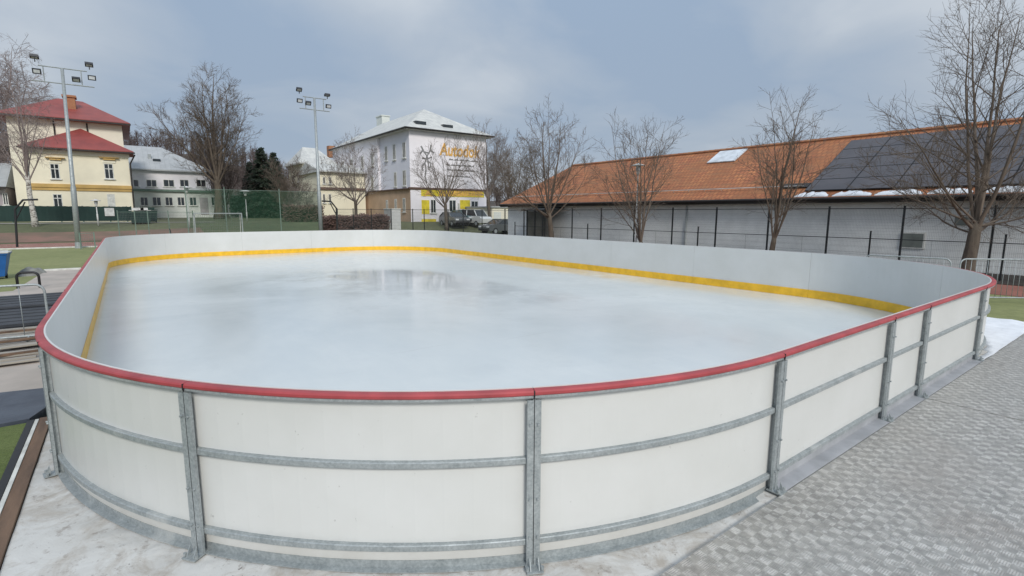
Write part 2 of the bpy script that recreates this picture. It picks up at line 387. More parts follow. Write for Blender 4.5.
# ------------------------------------------------------------------ boards
boards = thing('rink_boards', 'white ice rink boards with red top rail, yellow kick strip and galvanised steel frame', 'rink barrier', (R, 0, 0))
S = [aty(a, c, -.062).x-R+.03 for a, c in ((784.5,357), (894,330), (929,320), (985,300))]; S5 = S[3]
right = [S5+i*(PER-6.05-S5)/19. for i in range(1, 20)]
S = S+right+[PER-4.06, PER-2.0]
S = [s+ -.03 for s in S]; S.append(S[0]+PER)
ZT = 1.06
def path(s0, s1, step=.17):
    n = max(2, int(abs(s1-s0)/step)); P = [outline(s0+(s1-s0)*i/n) for i in range(n+1)]
    return [p for p, _ in P], [q for _, q in P]
for i in range(len(S)-1):
    s0, s1 = S[i], S[i+1]; p, n = path(s0+.002, s1-.002)
    b = MB(); b.sweep(p, n, [(0, -.12), (.012, -.12), (.012, ZT+.004), (0, ZT+.004)]); pan = b.build('board_panel', M['panel'], boards)
    b = MB(); b.sweep(p, n, [(-.007, ZI+.003), (0.0-.0005, ZI+.003), (-.0005, ZI+.21), (-.004, ZI+.215), (-.007, ZI+.205)]); b.build('kick_strip', M['kick'], pan)
    b = MB(); b.sweep(p, n, [(.0125, ZT-.030), (.063, ZT-.030), (.068, ZT-.024), (.068, ZT-.010), (.060, ZT-.001), (.045, ZT+.002), (.025, ZT+.002), (.0125, ZT-.001)]); b.build('top_rail', M['cap'], boards)
    b = MB()
    b.sweep(p, n, [(.0125, ZT-.046), (.060, ZT-.046), (.060, ZT-.0305), (.0125, ZT-.0305)])
    b.build('top_flange', M['galv'], boards)
    for zc in (.628, .112):
        b = MB(); b.sweep(p, n, [(.0125, zc-.019), (.042, zc-.019), (.045, zc-.016), (.045, zc+.014), (.040, zc+.019), (.0125, zc+.019)]); b.build('frame_rail', M['galv'], boards)
    b = MB(); fl, ht, zb = (.128, .085, .0) if i < 3 else (.058, .018, -.036)  # front straight: angle raised in dull grey over the foot of the panels
    b.sweep(p, n, [(.0125, zb+.002), (fl, zb+.002), (fl, zb+.008), (.0175, zb+.010), (.0175, ht), (.0125, ht)]); b.build('base_angle', M['basegrey'] if i < 3 else M['galv'], boards)
    # post (pair of channels bolted back to back)
    (px_, py_), nn = outline(s0); t = (-nn[1], nn[0]); a = atan2(t[1], t[0])
    def at(o, ts, z): return (px_+nn[0]*o+t[0]*ts, py_+nn[1]*o+t[1]*ts, z)
    b = MB(); zb = 0 if i < 4 else -.036
    for sg in (-1, 1):
        b.box(at(.042, sg*.0045, .51+zb/2), (.004, .050, 1.0-zb), a)           # web
        b.box(at(.0665, sg*.0215, .505+zb/2), (.038, .004, 1.0-zb), a)          # outer flange
        b.box(at(.0585, sg*.0392, .505+zb/2), (.0035, .016, 1.0-zb), a)     # return lip
    for z in (.86, .40, .16):
        for sg in (-1, 1):
            c = Vector(at(.0705, sg*.024, z)); b.tube([c, c+Vector((nn[0], nn[1], 0))*.012], .008, 6)
    post = b.build('post', M['galv'], boards)
    b = MB(); b.box(at(.0655, 0, .52), (.0045, .006, 1.02), a); b.box(at(.066, 0, ZT-.020), (.007, .010, .036), a); b.build('gap_shade', M['dark'], post)  # dark strip stands for the shade in the gap between the channels
    b = MB(); b.box(at(.085, 0, zb+.008), (.10, .11, .008), a)
    for sg in (-1, 1):
        b.extr([at(.095, sg*.026-.003, zb+.012), at(.125, sg*.026-.003, zb+.012), at(.095, sg*.026-.003, zb+.075)], (t[0]*.006, t[1]*.006, 0))
        c = at(.118, sg*.044, zb+.014); b.tube([c, (c[0], c[1], c[2]+.02)], .011, 6)
    b.build('foot_plate', M['galv'], post)
# cable hanging over the far boards
c0 = aty(171, 236, L); 
b = MB(); xx = aty(170.5, 240, L).x
b.tube([(xx, L+.05, 1.28), (xx+.02, L+.02, 1.22), (xx+.04, L-.025, 1.05), (xx+.13, L-.03, .86)], .022, 8)
tag(b.build('hose', M['black'], smooth=True), 'short dark hose hooked over the top of the far left boards', 'hose')

# ------------------------------------------------------------------ surfaces around the rink
b = MB(); XE = (-9.8, -4, 1.5, 7.7, 13.9, 20.)
for i in range(5):
    for j in range(5):
        x0 = XE[i]; x9 = XE[i+1]; y1 = -.135-1.5*j
        b.b2((x0+.011, y1-1.498, -.10), (x9-.011, y1, .006))
tag(b.build('deck', M['deck']), kind='structure')
out = []
Wm = [(14.35, -.14), (14.45, .9), (14.9, 2.4), (15.6, 4.2), (15.6, 8.0), (-.135, 8.0-2.9), (-.135, -.14)]
def ground_poly(name, poly, z0, z1, m): b = MB(); b.prism(poly, z0, z1); return tag(b.build(name, m), kind='structure')
# membrane: fine sheet with soft creases, stays just under z=0 and outside the boards only
vs = []; fs = []; nI = 150
def mz(x, y): return .0+.006*mnoise.noise(Vector((x*2.2, y*2.2, 0)))+.004*mnoise.noise(Vector((x*7, y*7, 3)))
sl = [i*PER/220 for i in range(-44, 80)]
rows = []
for s in sl:
    p, n = outline(s); row = []
    for o in [0.013+.03*i for i in range(36)]:
        x, y = p[0]+n[0]*o, p[1]+n[1]*o
        x = max(x, -.13); y = max(y, -.134)
        row.append((x, y, mz(x, y)-.006-.038*smooth((R+.1-x)/.5)))
    rows.append(row)
m_ = len(rows[0])
b = MB(); b.add([v for r_ in rows for v in r_], [(i*m_+j, i*m_+j+1, (i+1)*m_+j+1, (i+1)*m_+j) for i in range(len(rows)-1) for j in range(m_-1)])
# corner fill pieces of the membrane
tag(b.build('ground_sheet', M['membrane'], smooth=True, recalc=False), kind='structure')
def slush(x, y):
    d = hypot(min(x-R, 0), min(y-R, 0))-R
    if d < .03: return 0
    k = max(0, 1-(d-.05)/.22); q = mnoise.noise(Vector((x*9, y*9, 2)))+.6*mnoise.noise(Vector((x*23, y*23, 7))); return max(0, q+.1)*k*.011
xs = rng(-.13, 4.3, 290); ys = rng(-.134, 5.1, 300)
sheet('ground_sheet_corner', xs, ys, lambda x, y: mz(x, y)-.006-.036*smooth((R+.1-x)/.5)+slush(x, y) if (x < R and y < R and hypot(x-R, y-R) > R-.3) or x < .02 or y < .02 else -.149, M['membrane'])
sheet('snowy_sheet', rng(10.2, 14.4, 50), rng(-.134, 1.9, 26), lambda x, y: (.010+.022*abs(mnoise.noise(Vector((x*.7+y*.8, y*2.4, 5))))+.010*mnoise.noise(Vector((x*2, y*6, 1)))) if y < .02 or hypot(x-(W-R), y-R) > R+.03 else -.149, M['snow'])
# left side
b = MB(); b.b2((-.225, -.14, -.14), (-.135, 5.1, -.018)); tag(b.build('edge_beam', M['timber']), 'reddish brown timber beam along the left edge of the white sheet', 'beam')
b = MB(); b.b2((-.255, 1.0, -.14), (-.227, 5.05, -.01)); tag(b.build('edging_strip', M['kerb']), 'thin pale strip beside the brown timber beam', 'edging')
b = MB(); b.b2((-.31, 1.0, -.14), (-.258, 5.04, -.005)); tag(b.build('rubber_edging', M['black']), 'black rubber edging between green turf and timber beam', 'edging')
ground_poly('turf', [(-6, .5), (-.312, .5), (-.312, 5.02), (-6, 5.02)], -.14, -.02, M['turfnear'])
b = MB(); 
sheet_xs = rng(-5, -.2, 40); 
pts = [(-5, 5.2), (-.6, 5.04), (-.30, 5.06), (-.21, 5.35), (-.16, 5.85), (-.24, 6.18), (-.7, 6.28), (-5, 6.4)]
b.prism(pts, -.13, .006)
tag(b.build('rubber_mat', M['slate']), 'blue grey mat lying at the rink corner beside the green turf', 'mat')
ground_poly('pavement', [(-9, 6.2), (-.10, 6.1), (-.10, 22.6), (-1.75, 22.6), (-1.9, 17), (-9, 15)], -.14, -.03, M['paving'])
b = MB(); b.b2((-1.8, 22.62, -.14), (-.10, 22.78, .03)); tag(b.build('kerb', M['kerb']), 'white kerb at the end of the pale paving by the left boards', 'kerb')
b = MB()
for i in range(22):
    y = 10.75+i*.215; b.b2((-4.5, y, -.03), (-.16, y+.19, .02+.012*(i % 2)))
for yy in (10.72, 13.1): b.b2((-4.5, yy, .035), (-.17, yy+.07, .075))
tag(b.build('ribbed_rubber_mat', M['rubber']), 'dark ribbed rubber matting across the path left of the boards', 'mat')
# scrap boards
rs = random.Random(5)
for i in range(16):
    y = 7.75+i*.185+rs.uniform(-.04, .04); a = rs.uniform(-.10, .10); z = .0+.02*(i % 3)+rs.uniform(0, .02)
    b = MB(); Lb = rs.uniform(1.6, 2.4); xc = -.30-Lb/2-rs.uniform(0, .25)
    b.box((xc, y, z), (Lb, rs.uniform(.07, .13), .022), a)
    o = b.build('plank', M['oldwood']); tag(o, 'weathered grey plank in the loose layer of boards beside the left rink corner', 'plank', 'loose planks beside the left rink corner')
for i, (y, a) in enumerate(((8.0, .13), (9.0, .20), (9.9, .02))):
    b = MB(); b.box((-1.35, y, .075+.004*i), (2.1, .055, .03), a)
    tag(b.build('plank', M['timber']), ('dark narrow plank lying slanted nearest the blue grey mat', 'dark narrow plank crossing the middle of the loose boards', 'dark narrow plank lying next to the ribbed rubber matting')[i], 'plank', None)
# football turf, track
ground_poly('football_pitch', [(-60, 15.1), (-9, 15.1), (-1.95, 17.1), (-1.8, 22.8), (-.4, 22.8), (-.4, 39.2), (-60, 39.2)], -.15, -.10, M['turf'])
b = MB(); b.prism([(-60, 39.25), (12, 39.25), (12, 45.8), (-60, 45.8)], -.15, -.09); tag(b.build('running_track', M['track']), kind='structure')
for y in (40.5, 41.9, 43.3, 44.7):
    b = MB(); b.b2((-60, y, -.0895), (12, y+.06, -.086)); tag(b.build('track_marking', M['kerb']), kind='structure')
b = MB(); b.b2((-60, 39.12, -.13), (-.4, 39.24, -.03)); tag(b.build('pitch_kerb', M['kerb']), kind='structure')
ground_poly('side_track', [(19.5, -25), (22.3, -25), (22.3, 33.5), (19.5, 33.5)], -.149, -.10, M['track'])
ground_poly('side_turf', [(13, -25), (19.45, -25), (19.45, 33.5), (15.5, 33.5), (15.5, 3), (14.3, .2), (13, -7.8)], -.149, -.105, M['turf'])
ground_poly('planting_strip', [(22.35, -25), (25.98, -25), (25.98, 33.5), (22.35, 33.5)], -.149, -.09, M['soil'])
sheet('bank_path', rng(-40, 8, 24), rng(57, 59.4, 3), lambda x, y: gz(x, y)+.03, M['gravel'])
sheet('bank_earth', rng(-40, 6, 23), rng(47.5, 52, 6), lambda x, y: gz(x, y)+.02, M['trackold'])

# ------------------------------------------------------------------ crowd barriers
def barrier_parts(t, o, d, Lw, H=1.08, sp=.125):
    d = Vector((d[0], d[1], 0)).normalized(); o = Vector((o[0], o[1], o[2] if len(o) > 2 else -.03)); r = .13
    z0 = .14
    pts = [o+Vector((0,0,z0))]
    for k in range(7): a = pi/2*k/6; pts.append(o+d*(r-r*cos(a))+Vector((0,0,H-r+r*sin(a))))
    for k in range(7): a = pi/2*k/6; pts.append(o+d*(Lw-r+r*sin(a))+Vector((0,0,H-r+r*cos(a))))
    pts.append(o+d*Lw+Vector((0,0,z0))); pts.append(o+Vector((0,0,z0)))
    b = MB(); b.tube(pts, .018, 8, False); b.build('frame', M['galv'], t, True)
    n = int(Lw/sp)
    for i in range(1, n):
        p = o+d*(Lw*i/n); b = MB(); b.tube([p+Vector((0,0,z0)), p+Vector((0,0,H))], .006, 5); b.build('bar', M['galv'], t, True)
    s = Vector((-d.y, d.x, 0))
    for q in (.12, .88):
        p = o+d*(Lw*q); b = MB(); b.tube([p-s*.3+Vector((0,0,.01)), p-s*.25+Vector((0,0,.03)), p+Vector((0,0,z0)), p+s*.25+Vector((0,0,.03)), p+s*.3+Vector((0,0,.01))], .015, 6); b.build('foot', M['galv'], t, True)
def barrier(o, q, label, H=1.08, sp=.125):
    t = thing('crowd_barrier', label, 'barrier', (o[0], o[1], -.1), 'crowd control barriers')
    d = (q[0]-o[0], q[1]-o[1]); barrier_parts(t, (o[0], o[1], -.1), d, hypot(*d), H, sp)
barrier((-.52, 9.55), (-2.7, 9.75), 'steel crowd barrier standing on the loose planks by the left rink corner', .98, .30)
BA = [(atz(p, q, .98)) for p, q in ((866, 254.8), (951.5, 259.0), (961, 259), (1062, 259.8))]
barrier(BA[1][:2], BA[0][:2], 'steel crowd barrier behind the right boards, left of the thick leaning tree trunk', 1.08)
barrier(BA[2][:2], BA[3][:2], 'steel crowd barrier on the grass in front of the thick leaning tree trunk', 1.08)

# blue tub, black rack, net heap
q = atz(-3, 279, -.1); D0 = Vector((q.x, q.y, -.1))
t = thing('bin', 'blue tapered plastic bin with a dark rim on the grass at the left edge', 'bin', D0)
b = MB(); prof = [(.20, .08), (.22, .10), (.35, .78), (.38, .80), (.38, .84)]
def sqr(b, prof, c):
    vs = []; fs = []
    for r, z in prof: vs += [(c[0]+sx*r, c[1]+sy*r, c[2]+z) for sx, sy in ((-1,-1),(1,-1),(1,1),(-1,1))]
    for i in range(len(prof)-1):
        for k in range(4): fs.append((i*4+k, i*4+(k+1) % 4, (i+1)*4+(k+1) % 4, (i+1)*4+k))
    fs.append((3,2,1,0)); fs.append(tuple(len(prof)*4-4+k for k in range(4))); b.add(vs, fs)
sqr(b, prof, D0); b.build('body', M['blue'], t)
b = MB(); b.box(D0+Vector((0,0,.862)), (.80,.80,.035)); b.box(D0+Vector((0,.38,.87)), (.6,.06,.06)); b.build('lid', M['lampwhite'], t)
for sx in (-1, 1):
    b = MB(); c = D0+Vector((sx*.2, .22, .09)); b.tube([c-Vector((.025,0,0)), c+Vector((.025,0,0))], .09, 14); b.build('wheel', M['tyre'], t)
a1, a2 = atz(18.5, 291, -.1), atz(40.5, 290, -.1)
t = thing('bike_rack', 'black tubular hoop rack beside the path left of the boards', 'rack', a1)
b = MB(); d = (a2-a1); Lr = d.length; d.normalize(); pts = [a1]
for k in range(6): a = pi/2*k/5; pts.append(a1+d*(.12-.12*cos(a))+Vector((0,0,.38+.12*sin(a))))
for k in range(6): a = pi/2*k/5; pts.append(a1+d*(Lr-.12+.12*sin(a))+Vector((0,0,.38+.12*cos(a))))
pts.append(a2); b.tube(pts, .033, 8); b.build('hoop', M['black'], t, True)
for q in (a1, a2):
    b = MB(); b.lathe([(0, .0), (.07, .0), (.07, .015), (0, .015)], q, 12); b.build('foot', M['black'], t)
q = atz(33, 275, -.1)
b = MB(); vs = []; fs = []; n = 14
for i in range(n+1):
    for j in range(n+1):
        u, v = i/n*2-1, j/n*2-1; rr_ = max(0, 1-(u*u+v*v)); h = .26*rr_**.8*(1+.5*mnoise.noise(Vector((u*3, v*3, 1))))
        vs.append((q.x+u*.42, q.y+v*.4, -.1+h))
for i in range(n):
    for j in range(n): fs.append((i*(n+1)+j, (i+1)*(n+1)+j, (i+1)*(n+1)+j+1, i*(n+1)+j+1))
b.add(vs, fs); tag(b.build('net_heap', M['net'], smooth=True), 'crumpled grey netting heap on the grass behind the black hoop rack', 'netting')

# ------------------------------------------------------------------ floodlights
def floodlight(x, y, H, wid, label, order, lean=0.):
    z0 = gz(x, y); xt = x+lean; t = thing('floodlight_mast', label, 'floodlight', (x, y, z0), 'floodlight masts')
    b = MB(); b.tube([(x,y,z0), (x+lean*.35,y,z0+H*.35), (x+lean*.36,y,z0+H*.36), (xt,y,z0+H)], [.15,.14,.11,.08], 10); b.build('pole', M['galv'], t, True)
    b = MB(); b.lathe([(.0, 0), (.26, 0), (.26, .04), (.17, .06), (.16, .4), (0, .4)], (x, y, z0), 12); b.build('base', M['galv'], t); x = xt
    ax = Vector((1, 0, 0)); bk = Vector((-ax.y, ax.x, 0))
    ztop = z0+H; b = MB(); h = wid/2
    b.tube([Vector((x,y,ztop-.85))-ax*h, Vector((x,y,ztop-.85))+ax*h], .035, 6); b.tube([Vector((x,y,ztop-.0))-ax*h*.75, Vector((x,y,ztop-.0))+ax*h*.8], .035, 6)
    for q in (-.6, .0, .6): p = Vector((x,y,ztop))+ax*h*q; b.tube([p-Vector((0,0,.85)), p], .03, 6)
    b.build('crossbar', M['galv'], t)
    for (u, w_, tilt) in order:
        c = Vector((x, y, ztop))+ax*h*u+Vector((0,0,w_))-bk*.12
        fl = MB(); fwd = (-bk*cos(tilt)-Vector((0,0,sin(tilt)))); up = ax.cross(fwd); up = up if up.z > 0 else -up
        Mx = Matrix((ax, fwd, up)).transposed()
        fl.box(c, (.38, .14, .28), M=Mx); fl.bar(c, c+Vector((0,0,-.28 if w_ > -.3 else .0)), .05)
        ho = fl.build('lamp_housing', M['lamp'], t)
        g = MB(); g.box(c+fwd*.074, (.27, .01, .17), M=Mx); g.build('lamp_glass', M['lampglass'], ho)
floodlight(aty(78.6, 246, 38.5).x, 38.5, 10.35, 2.75, 'tall floodlight mast in front of the yellow house', ((-.80,-.35,.35), (-.82,.42,1.25), (.42,-.55,.9), (.95,-.35,.2), (.9,.38,1.1)), aty(62, 68, 38.5).x-aty(78.6, 246, 38.5).x)
floodlight(aty(321, 231, 38.5).x, 38.5, 10.55, 2.15, 'tall floodlight mast left of the building with orange lettering', ((-1,-.35,.35), (-1,.42,.9), (-.45,-.45,.8), (.9,-.5,.3), (.85,.30,1.35)))

# ------------------------------------------------------------------ fences
def mesh_fence(name, label, cat, pts, posts_h, panel_h, sx, sz, wm, pm, post_s=.06, wr=.005, ztop_rail=True, zb=.05, fz=gz, postlist=None):
    t = thing(name, label, cat, (pts[0][0], pts[0][1], fz(*pts[0])))
    for i in range(len(pts)):
        x, y = pts[i]; z = fz(x, y); b = MB(); b.b2((x-post_s/2, y-post_s/2, z), (x+post_s/2, y+post_s/2, z+posts_h)); b.box((x, y, z+posts_h+.01), (post_s*1.15, post_s*1.15, .02)); b.build('post', pm, t)
        if i == len(pts)-1: break
        x2, y2 = pts[i+1]; z2 = fz(x2, y2); d = Vector((x2-x, y2-y, 0)); Ln = d.length; d /= Ln
        b = MB(); o = Vector((x, y, z)); k = int(Ln/sx)
        for j in range(1, k+1):
            p = o+d*(Ln*j/(k+1)); p.z = z+(z2-z)*j/(k+1); b.bar(p+Vector((0,0,zb)), p+Vector((0,0,panel_h)), wr)
        kz = int((panel_h-zb)/sz)
        for j in range(kz+1):
            zz = zb+(panel_h-zb)*j/kz; off = Vector((-d.y, d.x, 0))*wr
            b.bar(Vector((x,y,z+zz))+off, Vector((x2,y2,z2+zz))+off, wr*1.4 if j in (0, kz) else wr)
        b.build('mesh_panel', wm, t)
        if ztop_rail:
            b = MB(); b.bar((x,y,z+panel_h), (x2,y2,z2+panel_h), .028); b.build('rail', pm, t)
    return t
XF = 23.9
px_posts = [1150, 1070, 995, 904, 829, 769, 716.6, 672.8, 634.5, 601.3, 572.3, 545, 524, 505]
mesh_fence('steel_fence', 'tall dark steel mesh fence along the grey warehouse wall', 'fence', [(XF, atx(p, 215, XF).y) for p in px_posts], 2.50, 2.42, .05, .20, M['wire'], M['fence'], wr=.0028)
# low fence with a rail in front
px_low = [1200, 1009, 872.6, 699, 588, 515]
t = mesh_fence('low_fence', 'low dark wire fence with a single rail before the tall steel fence', 'fence', [(XF-.5, atx(p, 215, XF-.5).y) for p in px_low], 1.55, 1.28, 3, .6, M['wire'], M['fence'], post_s=.05, wr=.006)
yE = 34.8
pxe = [505, 482, 463, 448, 424, 412.5, 391, 371, 353, 336]
mesh_fence('mesh_fence', 'grey mesh fence across the far end below the building with orange lettering', 'fence', [(aty(p, 208, yE).x, yE) for p in pxe], 2.48, 2.44, .06, .22, M['wire'], M['fence'], wr=.005, post_s=.05)
pxn = [186.5, 225.4, 280, 320.5]
mesh_fence('ball_net_fence', 'tall green ball net on slim posts in front of the parked cars', 'net fence', [(aty(p, 208, 40.4).x, 40.4) for p in pxn], 3.95, 3.80, .075, .085, M['greenwire'], M['greenpost'], wr=.011)
pxl = [118, 135, 148, 168.6, 193]
mesh_fence('low_mesh_fence', 'low pale mesh fence at the bank between the yellow house and the goal', 'fence', [(aty(p, 220, 44).x, 44) for p in pxl], 2.3, 2.2, .09, .12, M['wire'], M['greenpost'], wr=.006)
# small mesh gate panel near the first mast
mesh_fence('pitch_side_panel', 'short wire mesh panel standing at the foot of the left floodlight mast', 'fence', [(aty(80, 240, 37).x, 37), (aty(94.5, 240, 37).x, 37)], 1.0, .98, .12, .14, M['wire'], M['greenpost'], wr=.008)
# dark green screen on posts
t = thing('screen_fence', 'dark green screened fence on the bank below the yellow house', 'fence', (-12, 60.2, gz(-12, 60)))
yS = 60.2; xs = [aty(p, 214, yS).x for p in (-30, -10, 12, 36, 61, 83, 110, 127, 131.5)]
for i, x in enumerate(xs):
    b = MB(); z = gz(x, yS); b.tube([(x, yS, z), (x, yS, z+1.55)], .045, 8); b.build('post', M['greenpost'], t)
    if i < len(xs)-1:
        b = MB(); n = 10; x2 = xs[i+1]; vs = []
        for k in range(n+1):
            xx_ = x+(x2-x)*k/n; sag = .06*sin(pi*k/n)+.03*sin(k*2.1)
            for yy_ in (yS-.09+sag*.5, yS-.07+sag*.5):
                vs += [(xx_, yy_, z+.15), (xx_, yy_, z+1.52-sag*.4)]
        fs = []
        for k in range(n):
            a = k*4; c_ = a+4; fs += [(a, c_, c_+1, a+1), (a+2, a+3, c_+3, c_+2), (a+1, c_+1, c_+3, a+3), (a, a+2, c_+2, c_)]
        fs += [(0,1,3,2), (n*4, n*4+2, n*4+3, n*4+1)]
        b.add(vs, fs); b.build('screen', M['screen'], t)
p = aty(109.5, 212, yS-.14); b = MB(); b.box((p.x, yS-.16, p.z), (.72, .02, .75)); tag(b.build('notice_board', M['lampwhite']), 'small white notice hanging on the dark green screen fence', 'notice')
# goal
g0, g1 = aty(194, 214, 37.5).x, aty(241.5, 214, 37.5).x
t = thing('football_goal', 'small white football goal with net behind the far left boards', 'goal', (g0, 37.5, -.1))
b = MB()
for x in (g0, g1): b.b2((x-.03, 37.47, -.1), (x+.03, 37.53, 1.95))
b.b2((g0-.03, 37.47, 1.951), (g1+.03, 37.53, 2.01)); b.build('frame', M['galv'], t)
for x in (g0, g1):
    b = MB(); b.tube([(x, 37.55, 1.95), (x, 38.1, 1.9), (x, 38.5, -.1)], .02, 6); b.build('stay', M['lampwhite'], t)
b = MB(); n = 26
for k in range(n+1):
    x = g0+(g1-g0)*k/n; b.tube([(x, 37.55, 1.95), (x, 38.1, 1.88), (x, 38.5, -.08)], .006, 3)
for k in range(12):
    z = -.08+1.96*k/11; y = 38.5-.4*k/11; b.tube([(g0, y, z), (g1, y, z)], .006, 3)
b.build('net', M['net'], t)
# bent arm posts
def bent_post(px, Y, pts, label):
    P = [aty(a, c, Y) for a, c in pts]; P0 = P[0].copy(); P0.z = gz(P0.x, Y)
    t = thing('bent_arm_post', label, 'post', P0); b = MB(); b.tube([P0]+P[1:], .06, 7); b.build('arm', M['fence'], t)
    b = MB(); k = P[1]; mid = P[1].lerp(P[2], .7); b.tube([k-Vector((0,0,.6)), mid.lerp(P[3], .25)], .04, 6); b.build('brace', M['fence'], t)
bent_post(15, 41.5, ((16, 238), (15, 209), (23, 200), (38, 199.5)), 'dark post with a bent arm on the track in front of the birch')
bent_post(337, 39.5, ((337, 238), (337, 209), (331, 201.5), (322, 201)), 'dark post with a bent arm right of the second floodlight mast')

# ------------------------------------------------------------------ street lamps
def mushroom_lamp(px, ytop, ybot, X=None, Y=None, label='', s=1.0, group='street lamps'):
    P = atx(px, ytop, X) if X else aty(px, ytop, Y); z0 = gz(P.x, P.y); H = P.z
    t = thing('street_lamp', label, 'street lamp', (P.x, P.y, z0), group)
    b = MB(); b.tube([(P.x,P.y,z0), (P.x,P.y,z0+1.0), (P.x,P.y,z0+1.02), (P.x,P.y,H-.62*s)], [.06,.06,.04,.035], 8); b.build('pole', M['lampwhite'], t, True)
    b = MB(); b.lathe([(0, 0), (.04*s, -.01), (.20*s, -.07), (.38*s, -.13), (.38*s, -.15), (.10*s, -.14), (0, -.14)], (P.x, P.y, H), 18); b.build('lamp_hat', M['lampwhite'], t, True)
    b = MB(); b.lathe([(0, -.14), (.12*s, -.15), (.13*s, -.30), (.10*s, -.44), (0, -.44)], (P.x, P.y, H), 14); b.build('lamp_shade', M['lampglass'], t, True)
    b = MB(); b.lathe([(0, -.441), (.07*s, -.445), (.10*s, -.50), (.04*s, -.66), (0, -.66)], (P.x, P.y, H), 12); b.build('collar', M['lampwhite'], t, True)
mushroom_lamp(638.5, 163, 240, X=22.9, label='mushroom headed street lamp in front of the orange roof', s=1.0)
mushroom_lamp(186, 186, 230, Y=52, label='pale street lamp in front of the long white building', s=1.3)
mushroom_lamp(95.5, 199, 224, Y=55, label='short lamp with round head before the yellow house', s=1.0)
mushroom_lamp(245, 190, 215, Y=62, label='street lamp with wide white head left of the parked cars', s=1.6)

# ------------------------------------------------------------------ warehouse
XW, YN, YFAR = 26.0, -16.0, 33.2
ze = 2.80; xe = 25.55; xr = 31.2; zr = 5.98; sl_ = (zr-ze)/(xr-xe)
pc = atx(500, 204.4, xe); YFAR = pc.y-.2; YR = atx(572, 166.5, xr).y; xb = 2*xr-xe
t = thing('warehouse', 'long low grey warehouse with orange tiled roof and solar panels', 'warehouse', (XW, 10, -.1))
b = MB(); b.b2((XW, YN, -.15), (2*xr-XW, YFAR-.3, 2.56)); b.build('wall', M['cladding'], t)
b = MB()
e0, e1 = Vector((xe, YN-.3, ze)), Vector((xe, pc.y, ze)); r0, r1 = Vector((xr, YN-.3, zr)), Vector((xr, YR, zr)); f0, f1 = Vector((xb, YN-.3, ze)), Vector((xb, pc.y, ze))
dn = Vector((0,0,-.10))
vs = [e0, e1, r0, r1, f0, f1]; b.add(vs+[v+dn for v in vs], ((0,1,3,2), (2,3,5,4), (1,5,3), (0,2,4), (6,8,9,7), (8,10,11,9), (7,9,11), (6,10,8), (0,6,7,1), (4,5,11,10), (1,7,11,5), (0,4,10,6)))
# object origin moved so the brick pattern reads along the slope
roof = b.build('roof', M['tile'], t, recalc=True)
b = MB(); n = 120
for i in range(n):
    y0 = YN+(YR-YN)*i/n; y1 = YN+(YR-YN)*(i+1)/n; b.tube([(xr, y0, zr+.03), (xr, y1+.02, zr+.045)], .10, 6)
b.build('ridge_tiles', M['brick'], roof)
b = MB(); b.tube([(xe-.06, YN-.3, ze-.09), (xe-.06, pc.y, ze-.09)], .075, 8); b.b2((xe, YN-.3, ze-.26), (xe+.03, pc.y-.02, ze-.105)); b.build('gutter', M['gutter'], t)
b = MB(); b.b2((xe+.031, YN, 2.562), (XW+.3, YFAR-.3, 2.60)); b.build('soffit', M['gutter'], t)
def onroof(px, py, off=0): 
    nrm = Vector((-sl_, 0, 1)).normalized(); return atplane(px, py, e0+nrm*off, nrm)
def rp(u, y, off):     # u = distance up the slope from the eave
    dv = Vector((1, 0, sl_)).normalized(); nrm = Vector((-sl_, 0, 1)).normalized(); return Vector((xe, y, ze))+dv*u+nrm*off
def slab(b, u0, u1, y0, y1, o0, o1):
    vs = [rp(u, y, o) for o in (o0, o1) for u, y in ((u0,y0), (u1,y0), (u1,y1), (u0,y1))]
    b.add(vs, ((0,3,2,1), (4,5,6,7), (0,1,5,4), (1,2,6,5), (2,3,7,6), (3,0,4,7)))
SLOPE = hypot(xr-xe, zr-ze)
ys0 = onroof(811, 187).y
yt = onroof(843, 141).y
NR, pw, pl = 5, 1.06, 1.72
for j in range(NR):
    u0 = .50+j*(pw+.02); 
    first = ys0+.05
    ncol = 12
    for i in range(ncol):
        y1 = first-i*(pl+.02); 
        if y1-pl < -10: break
        b = MB(); slab(b, u0, u0+pw, y1-pl, y1, .06, .10); pnl = b.build('solar_panel', M['solarframe'], roof)
        b = MB(); slab(b, u0+.022, u0+pw-.022, y1-pl+.022, y1-.022, .1005, .103); b.build('cell_sheet', M['solar'], pnl)
# snow guard and snow
b = MB(); yg = onroof(520, 195).y
for i in range(1): b.tube([rp(.95, ys0+.3, .12), rp(.95, pc.y-1.0, .12)], .022, 5)
for i in range(24): y = ys0+.5+i*1.0; b.bar(rp(.95, y, .0), rp(.95, y, .12), .02)
b.build('snow_guard', M['lampwhite'], roof)
rs = random.Random(3); y = ys0+.35
for i in range(5):
    ln = rs.uniform(1.35, 1.72); b = MB(); vs = []; n = 16
    for k in range(n+1):
        e = (sin(pi*k/n)**.35*.9+.1)*(.8+.3*rs.random()); q = y-ln*k/n
        for u, o in ((.04, .005), (.05+.02*rs.random(), .04*e), (.18, .055*e+.015*rs.random()), (.42*e+.02, .045*e+.01*rs.random()), (.46*e+.02, .005)): vs.append(rp(u, q, o))
    fs = [(k*5+a, (k+1)*5+a, (k+1)*5+a+1, k*5+a+1) for k in range(n) for a in range(4)]
    b.add(vs, fs+[(0,1,2,3,4), tuple(n*5+a for a in range(5))[::-1]]); tag(b.build('snow_patch', M['snow'], smooth=True), 'long white lump of snow above the warehouse gutter under the solar panels', 'snow', 'snow lumps along the warehouse gutter')
    y -= ln+rs.uniform(.04, .2)
b = MB(); q1, q2 = onroof(707, 164), onroof(748, 150); q3 = onroof(732, 164)
